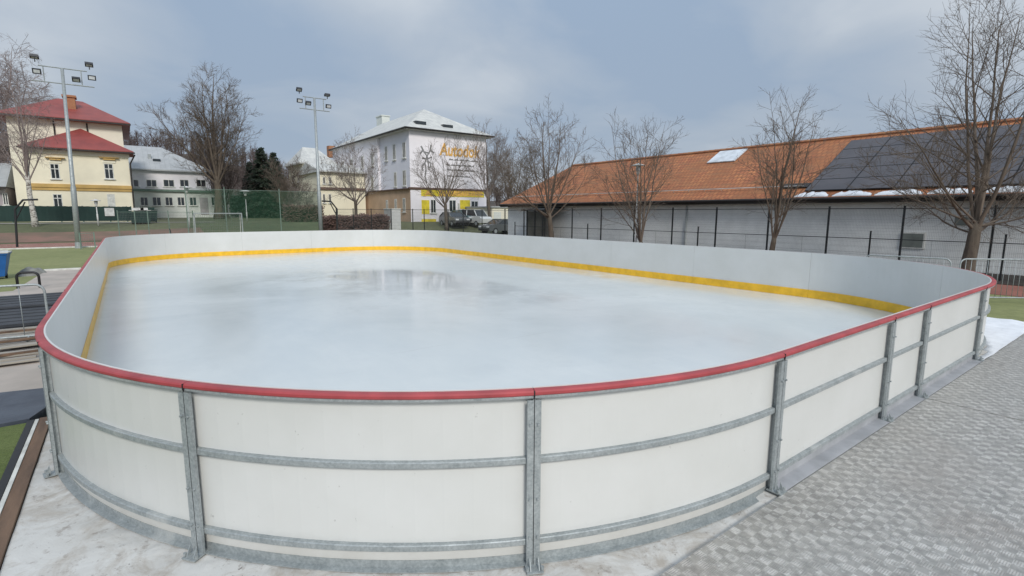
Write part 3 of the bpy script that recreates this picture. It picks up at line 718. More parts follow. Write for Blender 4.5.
u1 = (Vector((q1.x, 0, q1.z))-Vector((xe, 0, ze))).length; u2 = SLOPE-.25
slab(b, u1, u2, q3.y, q1.y, .03, .09); b.build('skylight', M['skylight'], roof)
q = onroof(806, 183); b = MB(); slab(b, .9, 1.3, q.y-.3, q.y+.9, .03, .08); b.build('roof_hatch', M['gutter'], roof)
def wwin(px0, py0, px1, py1, m, name='window'):
    A, B_ = atx(px0, py0, XW), atx(px1, py1, XW); b = MB(); b.b2((XW-.05, A.y, A.z), (XW-.004, B_.y, B_.z)); w = b.build(name, M['frame'] if name == 'window' else m, t)
    if name == 'window':
        b = MB(); b.b2((XW-.056, A.y-.05, A.z-.05), (XW-.0505, B_.y+.05, B_.z+.05)); b.build('pane', m, w)
M['dullglass'] = mat('dull_window', (.17,.19,.17), .35)
wwin(902, 232, 924, 249, M['dullglass']); wwin(955.5, 217, 973, 225.5, M['dullglass'], 'vent')
for pxv in (687,): 
    A = atx(pxv, 215, XW); b = MB(); b.tube([(XW-.06, A.y, -.1), (XW-.06, A.y, 2.5)], .045, 8); b.build('downpipe', M['galv'], t)
# entrance porch near the far end
A, B_ = atx(551, 212, XW-1.1), atx(527, 212, XW-1.1)
por = thing('entrance_porch', 'dark framed glass entrance porch with flat canopy on the warehouse wall', 'porch', (XW-1, (A.y+B_.y)/2, -.1))
b = MB(); b.extr([(XW-1.5, A.y-.2, 2.32), (XW-.01, A.y-.2, 2.50), (XW-.01, A.y-.2, 2.40), (XW-1.5, A.y-.2, 2.22)], (0, B_.y-A.y+.4, 0)); b.build('canopy', M['fence'], por)
for y in (A.y, A.y+(B_.y-A.y)*.33, A.y+(B_.y-A.y)*.66, B_.y):
    b = MB(); b.b2((XW-1.12, y-.05, -.12), (XW-1.02, y+.05, 2.25)); b.build('frame_post', M['fence'], por)
for k in range(3):
    y0 = A.y+(B_.y-A.y)*(k/3.); y1 = A.y+(B_.y-A.y)*((k+1)/3.); b = MB(); b.b2((XW-1.08, min(y0,y1)+.07, .1), (XW-1.06, max(y0,y1)-.07, 2.2)); b.build('pane', M['glass2'], por)

# ------------------------------------------------------------------ other buildings
def windowf(parent, px0, py0, px1, py1, Y, gm=None, fm=None, n=2, sill=True, d=.12, transom=None):
    A, B_ = aty(px0, py0, Y), aty(px1, py1, Y); x0, x1, zt, zb = A.x, B_.x, A.z, B_.z
    cx = (x0+x1)/2; fm = fm or M['frame']; fw_ = .06
    b = MB(); b.b2((x0, Y-.03, zb), (x0+fw_, Y-.002, zt)); b.b2((x1-fw_, Y-.03, zb), (x1, Y-.002, zt)); b.b2((x0+fw_, Y-.03, zt-fw_), (x1-fw_, Y-.002, zt)); b.b2((x0+fw_, Y-.03, zb), (x1-fw_, Y-.002, zb+fw_))
    for k in range(1, n): xm = x0+(x1-x0)*k/n; b.b2((xm-.035, Y-.027, zb+fw_), (xm+.035, Y-.002, zt-fw_))
    if transom: zz = zb+(zt-zb)*transom; b.b2((x0+fw_, Y-.0265, zz-.04), (x1-fw_, Y-.0025, zz+.04))
    w = b.build('window', fm, parent)
    b = MB(); b.b2((x0+.02, Y-.012, zb+.02), (x1-.02, Y-.003, zt-.02)); b.build('pane', gm or M['glass'], w)
    if sill: b = MB(); b.b2((x0-.1, Y-.14, zb-.09), (x1+.1, Y-.002, zb-.002)); b.build('sill', fm, w)
def windowx(parent, px0, py0, px1, py1, X, gm=None, fm=None):
    A, B_ = atx(px0, py0, X), atx(px1, py1, X); ya, yb = sorted((A.y, B_.y)); zt, zb = atx((px0+px1)/2, py0, X).z, atx((px0+px1)/2, py1, X).z
    b = MB(); f_ = .09; X2 = X-.03
    b.b2((X2, ya, zb), (X-.002, ya+f_, zt)); b.b2((X2, yb-f_, zb), (X-.002, yb, zt)); b.b2((X2, ya+f_, zt-f_), (X-.002, yb-f_, zt)); b.b2((X2, ya+f_, zb), (X-.002, yb-f_, zb+f_)); b.b2((X2+.003, (ya+yb)/2-.04, zb+f_), (X-.002, (ya+yb)/2+.04, zt-f_))
    w = b.build('window', fm or M['frame'], parent)
    b = MB(); b.b2((X-.012, ya+.02, zb+.02), (X-.003, yb-.02, zt-.02)); b.build('pane', gm or M['glass'], w)
    b = MB(); b.b2((X-.15, ya-.1, zb-.09), (X-.002, yb+.1, zb-.002)); b.build('sill', fm or M['frame'], w)
def hip(b, x0, x1, y0, y1, ze_, rx0, rx1, ry0, ry1, zr_, over=.5, th=.16):
    x0 -= over; x1 += over; y0 -= over; y1 += over
    vs = [(x0,y0,ze_), (x1,y0,ze_), (x1,y1,ze_), (x0,y1,ze_), (rx0,ry0,zr_), (rx1,ry1,zr_)]
    lo = [(x0,y0,ze_-th), (x1,y0,ze_-th), (x1,y1,ze_-th), (x0,y1,ze_-th)]
    al = abs(ry1-ry0) > abs(rx1-rx0)
    if not al: fs = [(0,1,5,4), (1,2,5), (2,3,4,5), (3,0,4)]
    else: fs = [(0,1,4), (1,2,5,4), (2,3,5), (3,0,4,5)]
    b.add(vs+lo, fs+[(9,8,7,6), (0,6,7,1), (1,7,8,2), (2,8,9,3), (3,9,6,0)])

# --- building with the orange lettering
CX, CY = 26.3, 51.5
tW = thing('mural_building', 'white three storey building with grey hipped roof and orange lettering', 'building', (CX, CY, 1.0))
zE = aty(410, 128.5, CY).z; x1 = aty(486, 140, CY).x; X0 = aty(410.5, 200, CY).x
yb_ = atx(335, 160, X0).y
zc = aty(412, 188, CY).z
b = MB(); b.b2((X0, CY, zc), (x1, yb_, zE-.1)); b.build('wall', M['wallshade'], tW)
b = MB(); b.b2((X0+.003, CY-.035, zc+.1), (x1-.003, CY-.003, zE-.3)); b.build('front_render', M['whitewall'], tW)  # covers the shade-coloured wall with plain white on the front
ypr = atx(380.5, 170, X0).y
b = MB(); b.b2((X0-.30, ypr, zc+.01), (X0-.003, yb_, zE-.12)); b.build('projecting_bay', M['whitewall'], tW)
b = MB(); b.b2((X0+.002, CY+.002, -.2), (x1-.002, yb_-.002, zc-.001)); b.build('ground_floor_wall', M['tan'], tW)
b = MB(); b.b2((X0+.003, CY-.035, -.2), (x1-.003, CY-.003, zc-.2)); b.build('shop_front', M['whitewall'], tW)
b = MB(); b.b2((X0-.25, CY-.16, zc-.12), (x1+.1, CY-.036, zc+.09)); b.b2((X0-.25, CY-.159, zc-.12), (X0-.001, yb_, zc+.0)); b.build('cornice', M['browntrim'], tW)
b = MB(); rz_ = aty(424, 109, CY+5.5); xm = (X0+x1)/2; apz = atx(424, 109.3, xm)
hip(b, X0-.2, x1+.2, CY-.2, yb_, zE+.05, xm, xm, apz.y, yb_-6, apz.z, .45, .2); ro = b.build('roof', M['paleroof'], tW)
b = MB(); b.tube([(X0-.75, CY-.72, zE-.02), (X0-.75, yb_+.4, zE-.02)], .10, 6); b.tube([(X0-.75, CY-.74, zE-.02), (x1+.75, CY-.74, zE-.02)], .10, 6); b.build('gutter', M['gutter'], ro)
for (pa, pb, xx) in ((383, 119, xm+.9),):
    q = atx(pa, pb, xx); b = MB(); b.b2((q.x-.6, q.y-1.0, apz.z-2.4), (q.x+.6, q.y+1.0, q.z+.25)); b.b2((q.x-.7, q.y-1.1, q.z+.252), (q.x+.7, q.y+1.1, q.z+.4)); b.build('chimney', M['whitewall2'], ro)
for (pa, pb) in ((419, 124), (446, 127.5)):
    q = aty(pa, pb, CY+1.0); b = MB(); b.box((q.x, CY+.9, q.z), (1.3, .8, .5)); b.build('roof_window', M['glass'], ro)
for (a, c, d_, e) in ((384.6,146,387.8,161), (392.6,144,396,160), (402.3,142,406,158), (394,172,397,187), (402.6,170,406.3,186)):
    windowx(tW, a, c, d_, e, X0, M['glass2'])
for (a, c, d_, e) in ((341.5,161,344.5,171), (350,159,353,170), (361,156,364,168), (371,153,374,166), (341,182,344,192), (347.5,181,350.5,191), (360,179,363,190), (371,176,374,189)):
    windowx(tW, a, c, d_, e, X0-.30, M['glass2'])
for (a, c, d_, e) in ((386,200,388.4,212), (394.6,199,397.2,212), (402.8,198,405.8,212), (357,201,360,210), (345,202,348,210)):
    windowx(tW, a, c, d_, e, X0+.002, M['glass'])
def fpt(px, py): q = aty(px, py, CY-.04); return q
def fquad(px0, py0, px1, py1, m, name, par, off=.04, th=.03):
    A, B_ = aty(px0, py0, CY-off), aty(px1, py1, CY-off); b = MB(); b.b2((A.x, CY-off-th, B_.z), (B_.x, CY-off, A.z)); return b.build(name, m, par)
def text(s, px0, py0, px1, py1, m, name, par, Y, ext=.015, shear=0):
    cu = bpy.data.curves.new(name, 'FONT'); cu.body = s; cu.extrude = ext; cu.shear = shear; cu.offset = .022
    ob = bpy.data.objects.new('tmp', cu); C.objects.link(ob); bpy.context.view_layer.update()
    me = bpy.data.meshes.new_from_object(ob.evaluated_get(bpy.context.evaluated_depsgraph_get())); bpy.data.objects.remove(ob)
    v = np.array([p.co[:] for p in me.vertices]); mn, mx = v.min(0), v.max(0); A, B_ = aty(px0, py0, Y), aty(px1, py1, Y)
    lo = np.array(LOC[par.name])
    for p in me.vertices:
        u = (p.co.x-mn[0])/(mx[0]-mn[0]); w = (p.co.y-mn[1])/(mx[1]-mn[1])
        p.co = Vector((A.x+(B_.x-A.x)*u-lo[0], Y-p.co.z-ext-lo[1], B_.z+(A.z-B_.z)*w-lo[2]))
    me.materials.clear(); me.materials.append(m); o = bpy.data.objects.new(name, me); C.objects.link(o); LOC[o.name] = tuple(lo); o.parent = par; return o
text('Autodok', 439, 142.5, 480, 158.5, M['signorange'], 'lettering', tW, CY-.036, .02, .15)
# grey painted figure of leaping strokes and the small grey text lines
b = MB(); rs = random.Random(8)
stk = [((421,146),(424,152),(427,156)), ((431,145),(430,151),(427,156)), ((423,150),(420,154)), ((430,150),(434,153)), ((427,156),(425,163),(426,170)), ((425,163),(422,166),(423,171)), ((427,161),(431,163),(430,168)), ((426,170),(425,177),(427,183)), ((424,152),(429,153)), ((422,158),(427,159),(432,157)), ((427,156),(428,162),(429,170))]
for s_ in stk:
    pts = [Vector((fpt(a, c).x, CY-.045, fpt(a, c).z)) for a, c in s_]; b.tube(pts, [.12]+[.09]*(len(pts)-1), 6)
for v in range(len(b.v)): b.v[v] = (b.v[v][0], CY-.045+(b.v[v][1]-CY+.045)*.06, b.v[v][2])
b.build('painted_figure', M['signgrey'], tW)
for (y_, x0_, x1_) in ((160.5, 449, 478), (165.5, 446, 474), (170.5, 447, 478), (176, 447, 470)):
    b = MB(); k_ = 0; A, B_ = fpt(x0_, y_+1.3), fpt(x1_, y_+1.55); n = 26; up_ = []; dn_ = []
    for i in range(n+1):
        x = A.x+(B_.x-A.x)*i/n; z_ = B_.z; hh = (.02 if i % 5 == 4 else rs.uniform(.10, .19)); up_.append((x, CY-.0352, z_+hh)); dn_.append((x, CY-.0352, z_-.02))
    b.add(up_+dn_+[(a, c-.008, d) for a, c, d in up_+dn_], [q_ for i in range(n) for q_ in ((i, i+1, n+2+i, n+1+i), (2*n+2+i, 3*n+3+i, 3*n+4+i, 2*n+3+i), (i, 2*n+2+i, 2*n+3+i, i+1), (n+1+i, n+2+i, 3*n+4+i, 3*n+3+i))])
    b.build('text_line', M['signgrey'], tW)
# yellow band and yellow panels
fquad(421, 189.2, 484, 197.5, M['signyellow'], 'sign_band', tW, .045)
text('A', 424, 190.3, 432.5, 196.5, M['signorange'], 'sign_emblem', tW, CY-.077, .01)
b = MB(); x = 439
while x < 482:
    w_ = rs.uniform(1.1, 2.2); A, B_ = aty(x, 190.5+rs.uniform(0, 1), CY-.08), aty(x+w_, 196.2, CY-.08); b.b2((A.x, CY-.10, B_.z), (B_.x, CY-.0765, A.z)); x += w_+.5
b.build('sign_strokes', M['signorange'], tW)
fquad(421.5, 200, 429.5, 214, M['signyellow'], 'yellow_panel', tW, .045)
fquad(421.5, 219, 436, 223.5, M['signyellow'], 'yellow_panel', tW, .045)
fquad(460, 200, 470, 209, M['signyellow'], 'yellow_panel', tW, .045)
for (a, c, d_, e) in ((430.5,199.5,436,213), (449,200,456,212), (457.5,203,459.5,216), (471,201,478,209)):
    windowf(tW, a, c, d_, e, CY-.036, M['glass'], n=2)

# --- yellow house
YH, YU = 66.0, 70.0
tY = thing('yellow_house', 'pale yellow two storey house with red hipped roofs and brick chimney', 'house', (aty(80, 215, YH).x, YH, gz(0, YH)))
def xw(px, Y, py=180): return aty(px, py, Y).x
def zw(py, Y, px=80): return aty(px, py, Y).z
wx0, wx1 = xw(30, YH), xw(130.5, YH); we = aty(95, 150, YH).z; wc = aty(90, 186, YH).z
b = MB(); b.b2((wx0, YH, 0), (wx1, YU+.5, we-.1)); wl = b.build('wing_wall', M['yellow'], tY)
ux0, ux1 = xw(14, YU), xw(127.3, YU); ue = aty(110, 122.5, YU).z
b = MB(); b.b2((ux0, YU, 0), (ux1, YU+13, ue-.1)); b.build('wall', M['cream'], tY)
ap = aty(80.5, 128.5, YU-.05)
b = MB(); vs = [(wx0-.5, YH-.6, we), (wx1+.5, YH-.6, we), (wx1+.5, YU-.03, we), (wx0-.5, YU-.03, we), (ap.x, YU-.03, ap.z)]; lo = [(v[0], v[1], v[2]-.2) for v in vs[:4]]
b.add(vs+lo, ((0,1,4), (1,2,4), (3,0,4), (2,3,4), (8,7,6,5), (0,5,6,1), (1,6,7,2), (2,7,8,3), (3,8,5,0))); b.build('wing_roof', M['redtin'], tY)
rA, rB = aty(58, 98, YU+6), aty(82, 99.5, YU+6)
b = MB(); hip(b, ux0, ux1, YU, YU+13, ue, rA.x, rB.x, YU+6.2, YU+6.8, rA.z, .75, .22); ro = b.build('roof', M['redtin'], tY)
A, B_ = aty(63, 96.5, YU+3), aty(77, 118, YU+3); b = MB(); b.b2((A.x, YU+3, B_.z-.6), (B_.x, YU+4.2, A.z)); b.b2((A.x-.12, YU+2.88, A.z+.002), (B_.x+.12, YU+4.32, A.z+.22)); b.build('chimney', M['brick'], ro)
b = MB(); b.b2((wx0-.6, YH-.72, we-.22), (wx1+.6, YH-.602, we-.08)); b.b2((ux0-.8, YU-.87, ue-.24), (ux1+.8, YU-.752, ue-.08)); b.build('gutter', M['gutter'], tY)
b = MB(); b.b2((wx0-.14, YH-.16, wc-.22), (wx1+.14, YH-.001, wc+.12)); b.b2((wx0-.08, YH-.09, wc-.5), (wx1+.08, YH-.0012, wc-.222)); b.build('cornice', M['ochre'], tY)
b = MB(); b.b2((wx0-.1, YH-.12, we-.62), (wx1+.1, YH-.001, we-.222)); b.build('eave_band', M['cream'], tY)
for px in (60.5, 93): x = xw(px, YU); b = MB(); b.tube([(x, YU-.1, ap.z-1), (x, YU-.1, ue-.3)], .07, 6); b.build('downpipe', M['gutter'], tY)
x = wx1+.02; b = MB(); b.tube([(x+.55, YH-.5, we-.3), (x+.1, YH-.12, we-1.2), (x+.02, YH-.12, .8)], .07, 6); b.build('downpipe', M['gutter'], tY)
for a, c in ((103.5, 114.3), (49.5, 60.5)):
    windowf(tY, a, 163.5, c, 179, YH, n=2, transom=.66)
    A, B_ = aty(a-4.5, 157, YH), aty(c+4.5, 158.6, YH); b = MB(); b.b2((A.x, YH-.3, B_.z), (B_.x, YH-.002, A.z)); b.b2((A.x+.3, YH-.2, B_.z-.2), (B_.x-.3, YH-.0022, B_.z-.002)); b.build('window_hood', M['ochre'] if a > 90 else M['ochre'], tY)
    A, B_ = aty(a-1.2, 160.5, YH), aty(c+1.2, 163.2, YH); b = MB(); b.b2((A.x, YH-.06, B_.z), (B_.x, YH-.002, A.z)); b.build('lintel', M['cream'], tY)
windowf(tY, 106.8, 194, 116, 209, YH, M['blind'], n=2, transom=.72); windowf(tY, 52.5, 194, 63.5, 209, YH, n=2, transom=.72)
# annex on its left
tA = thing('grey_annex', 'low grey annex with pale roof left of the yellow house', 'house', (xw(-10, 72), 72, gz(0, 72)))
ax0, ax1 = xw(-60, 71), ux0-.9; b = MB(); az = aty(5, 187, 71).z; b.b2((ax0, 71, 0), (ax1, 80, az)); b.build('wall', M['annex'], tA)
b = MB(); zt = aty(5, 163, 76).z; b.extr([(ax0-.3, 70.4, az+.02), (ax0-.3, 76, zt), (ax0-.3, 81, az+.02)], (ax1-ax0+.5, 0, 0)); b.build('roof', M['greyroof'], tA)
b = MB(); b.b2((ax0-.3, 70.2, az-.22), (ax1+.2, 70.39, az+.0)); b.build('gutter', M['gutter'], tA)
windowf(tA, 2, 193, 9, 205, 71, n=2)

# --- long white building
YL = 86.0
tL = thing('long_white_building', 'long two storey white building with grey hipped roof', 'building', (xw(172, YL), YL, gz(5, YL)))
lx0, lx1 = xw(118, YL), xw(210.5, YL); le = aty(165, 170, YL).z; lm = aty(165, 190.5, YL-2).z
b = MB(); b.b2((lx0, YL, 0), (lx1, YL+11, le-.1)); b.build('wall', M['whitewall'], tL)
lgx1 = xw(218.5, YL-2); b = MB(); b.b2((lx0, YL-2, 0), (lgx1, YL-.003, lm-.15)); b.build('ground_floor_wall', M['whitewall2'], tL)
b = MB(); b.b2((lx0-.2, YL-2.3, lm-.148), (lgx1+.3, YL-.004, lm+.15)); b.build('ledge_roof', M['greenpost'], tL)
rA, rB = aty(100, 143.5, YL+5.5), aty(161, 145, YL+5.5); b = MB(); hip(b, lx0, lx1, YL, YL+11, le, rA.x, rB.x, YL+5.4, YL+5.6, rA.z, .5, .18); ro = b.build('roof', M['greyroof'], tL)
A = aty(156.5, 161, YL+2.2); b = MB(); b.box((A.x, YL+2.0, A.z), (.9, .8, .5)); b.build('roof_window', M['glass'], ro)
A = aty(149.5, 158, YL+2.5); b = MB(); b.b2((A.x-.2, YL+2.2, A.z-1), (A.x+.2, YL+2.6, A.z+.5)); b.build('flue', M['galv'], ro)
for a, c in ((133, 139), (146, 157), (163, 174.5), (179.5, 189), (196, 206)): windowf(tL, a, 179.5, c, 187, YL, n=2 if a > 140 else 1)
for a, c in ((140, 148.5), (152, 161.5), (164.8, 173.2), (177, 185), (189.2, 197), (211, 217.3)): windowf(tL, a, 197, c, 205.7, YL-2, n=2)
A, B_ = aty(199.5, 197.5, YL-2), aty(209, 214.5, YL-2); b = MB(); b.b2((A.x, YL-2.05, B_.z), (B_.x, YL-2.003, A.z)); b.build('door', M['annex'], tL)
# white stair pillar right of it
tP = thing('white_gatehouse', 'narrow white rendered block behind the green net', 'building', (xw(226, 84), 84, gz(12, 84)))
A, B_ = aty(223.2, 192.5, 84), aty(229.2, 216, 84); b = MB(); b.b2((A.x, 84, .5), (B_.x, 88, A.z-.15)); b.build('wall', M['whitewall'], tP); b = MB(); b.b2((A.x-.2, 83.8, A.z-.148), (B_.x+.2, 88.2, A.z)); b.build('roof', M['greyroof'], tP)

# --- yellow houses beside the mural building
YM = 74.0
tM = thing('yellowish_townhouse', 'cream townhouse with grey pyramid roof between the conifer and second mast', 'house', (xw(305, YM), YM, gz(18, YM)))
mx0, mx1 = xw(303, YM), xw(334, YM); me_ = aty(304, 162.5, YM).z; myb = atx(288.5, 168, mx0).y
b = MB(); b.b2((mx0, YM, 0), (mx1, myb, me_-.1)); b.build('wall', M['yellow'], tM)
b = MB(); xm2 = (mx0+mx1)/2; q1_ = atx(314, 149.5, xm2); hip(b, mx0, mx1, YM, myb, me_, xm2-1, xm2+1, (YM+myb)/2-.1, (YM+myb)/2+.1, aty(320, 148.5, (YM+myb)/2).z, .5, .18); ro = b.build('roof', M['paleroof'], tM)
q = aty(331, 147.5, YM+5); b = MB(); b.b2((q.x-.5, YM+4.5, q.z-1.5), (q.x+.5, YM+5.5, q.z+.2)); b.build('chimney', M['brick'], ro)
for (a, c, d_, e) in ((309,168,312.3,175), (309,184,312.3,190.5), (309.5,199,312.5,206)): windowf(tM, a, c, d_, e, YM, M['glass'], fm=M['browntrim'], n=1, sill=False)
for (a, c, d_, e) in ((292,176,295,183), (297.5,175,300,182), (292,191,295,198), (297.5,190.5,300,198)): windowx(tM, a, c, d_, e, mx0, M['glass2'])
YK = 64.0
tK = thing('linking_block', 'lower cream block with pale roof between townhouse and white building', 'house', (xw(328, YK), YK, gz(22, YK)))
kx0, kx1 = xw(319.5, YK), X0-.35; kz = aty(320, 171, YK).z; kz2 = aty(334, 163, YK+3).z
b = MB(); b.b2((kx0, YK, 0), (kx1, YK+9, kz-.1)); b.build('wall', M['yellow'], tK)
b = MB(); b.extr([(kx0-.3, YK-.5, kz-.1), (kx0-.3, YK-.5, kz+.05), (kx0-.3, YK+4.5, kz2), (kx0-.3, YK+9.5, kz), (kx0-.3, YK+9.5, kz-.1)], (kx1-kx0+.29, 0, 0)); b.build('roof', M['paleroof'], tK)
zz = aty(328, 188.5, YK).z; b = MB(); b.b2((kx0-.05, YK-.2, zz-.15), (kx1, YK-.002, zz+.15)); b.build('cornice', M['browntrim'], tK)
for a in (322.5, 328.5): windowf(tK, a, 177, a+3, 184, YK, M['glass2'], n=1); windowf(tK, a, 194, a+3, 203, YK, M['glass2'], n=1)
# cream garage behind the tree and the white cabinet
tG = thing('cream_garage', 'cream rendered garage block left of the warehouse end', 'garage', (xw(498, 46), 46, gz(33, 46)))
A, B_ = aty(492, 207.5, 46), aty(512, 207.5, 46); b = MB(); b.b2((A.x, 46, -.15), (B_.x, 52, A.z)); b.build('wall', M['cream'], tG); b = MB(); b.b2((A.x-.2, 45.8, A.z+.002), (B_.x+.2, 52.2, A.z+.14)); b.build('roof', M['greyroof'], tG)
A, B_ = aty(494, 212, 45.95), aty(501, 230, 45.95); b = MB(); b.b2((A.x, 45.95, B_.z), (B_.x, 45.997, A.z)); b.build('door', M['whitewall2'], tG)
A, B_ = aty(390.6, 209.3, 46), aty(400.8, 221, 46); tC = thing('white_container', 'white site cabinet beside the end of the brown hedge', 'cabinet', ((A.x+B_.x)/2, 46.5, gz(20, 46.5)))
b = MB(); b.b2((A.x, 46, gz(20, 46)), (B_.x, 47.6, A.z)); b.build('body', M['carwhite'], tC); b = MB(); b.b2((A.x-.05, 45.95, A.z+.001), (B_.x+.05, 47.65, A.z+.07)); b.build('roof', M['whitewall2'], tC)
b = MB(); b.b2((A.x+.15, 45.97, gz(20, 46)+.2), ((A.x+B_.x)/2-.03, 45.998, A.z-.15)); b.build('door', M['carwhite'], tC)
# bins with white lids at the long building
for i, (a, c) in enumerate(((136.5, 219), (140.8, 219), (145, 219), (151.5, 216.5))):
    Yb = 56.0 if i < 3 else 58; q = aty(a, c, Yb); q.z = gz(q.x, Yb); tb = thing('waste_container', ('green waste container with white lid, leftmost of the three by the bank', 'green waste container with white lid, middle one of the three by the bank', 'green waste container with white lid, rightmost of the three by the bank', 'lone darker green waste container right of the three together')[i], 'waste container', q, 'waste containers by the bank')
    b = MB(); sqr(b, [(.38, .1), (.47, 1.05), (.50, 1.12)], q); b.build('body', M['screen'], tb); b = MB(); b.box((q.x, q.y, q.z+1.2), (1.0, 1.0, .05)); b.box((q.x, q.y, q.z+1.30), (.55, .6, .26)); b.build('lid', M['lampwhite'] if i != 3 else M['screen'], tb)
    for sx in (-1, 1):
        for sy in (-1, 1): b = MB(); c_ = q+Vector((sx*.32, sy*.32, .06)); b.tube([c_-Vector((.03,0,0)), c_+Vector((.03,0,0))], .06, 8); b.build('wheel', M['tyre'], tb)

# ------------------------------------------------------------------ cars
def car(px, Y, rz, paintm, label, kind='car', s=1.0):
    q = aty(px, 215, Y); o = Vector((q.x, Y, gz(q.x, Y)+.02)); t = thing('parked_car' if kind == 'car' else 'van', label, 'car' if kind == 'car' else 'van', o, 'parked cars')
    Rm = Matrix.Rotation(rz, 3, 'Z')
    def T(b):
        b.v = [tuple(o+Rm@(Vector(v)*s)) for v in b.v]; return b
    if kind == 'car':
        prof = [(-2.1,.35), (-2.12,.75), (-1.95,.92), (-1.0,1.0), (1.65,1.02), (2.05,.95), (2.1,.6), (2.08,.35)]; cab = [(-1.05,1.0), (-.35,1.42), (1.25,1.46), (1.85,1.02)]
    else:
        prof = [(-2.2,.4), (-2.22,.85), (-2.0,1.08), (-1.35,1.18), (2.1,1.2), (2.18,.7), (2.15,.4)]; cab = [(-1.4,1.18), (-.85,1.85), (2.0,1.9), (2.12,1.2)]
    w = .86
    b = MB(); b.extr([(x, -w, z) for x, z in prof], (0, 2*w, 0)); T(b); body = b.build('body', paintm, t)
    b = MB(); n = len(cab); vs = [(x, -w+.02, z) if z < 1.3 else (x, -w+.16, z) for x, z in cab]+[(x, w-.02, z) if z < 1.3 else (x, w-.16, z) for x, z in cab]
    b.add(vs, [tuple(range(n))[::-1], tuple(range(n, 2*n))]+[(i, (i+1) % n, n+(i+1) % n, n+i) for i in range(n)]); T(b); b.build('window_glass', M['glass'], t)
    zt = cab[1][1]; b = MB(); b.b2((cab[1][0]+.0, -w+.13, zt+.0), (cab[2][0], w-.13, zt+.07))
    for sg in (-1, 1):
        for (xa, za), (xb2, zb2) in ((cab[0], cab[1]), ((.35, 1.0 if kind == 'car' else 1.18), (.42, zt)), (cab[3], cab[2])): b.bar((xa, sg*(w-.01), za), (xb2, sg*(w-.15), zb2), .09)
    T(b); b.build('roof', paintm, t)
    for x in (-1.32, 1.32):
        for sg in (-1, 1):
            b = MB(); b.tube([(x, sg*(w-.16), .32), (x, sg*(w+.02), .32)], .32, 16); T(b); wh = b.build('wheel', M['tyre'], t); b = MB(); b.tube([(x, sg*(w+.021), .32), (x, sg*(w+.03), .32)], .19, 12); T(b); b.build('rim', M['galv'], wh)
    for sg in (-1, 1): b = MB(); b.box((-2.08, sg*.62, .74), (.12, .34, .15)); T(b); b.build('headlight', M['lampglass'], t)
    b = MB(); b.box((-2.13, 0, .46), (.08, 1.5, .2)); T(b); b.build('bumper', M['black'], t)
car(252, 90, 0, M['carsilver'], 'silver car side on behind the green net', 'van', .88)
car(266, 94, pi/2, M['carwhite'], 'small white car behind the green net right of the silver one')
car(276.5, 86, pi/2+.3, M['carteal'], 'pale teal car at the right end of the row behind the net')
car(283, 92, pi/2, M['cardark'], 'dark car half behind the teal car and the hedge')
car(474, 45.5, pi/2+.15, M['carwhite'], 'white van parked nose on before the shop front', 'van', .92)
car(464.5, 47, pi/2, M['carteal'], 'teal car parked left of the white van')
car(454, 46.0, pi/2-.1, M['cardark'], 'dark car parked nearest the tree before the shop front')
car(500, 40.5, .1, M['cardark'], 'black car low behind the fence before the cream garage')

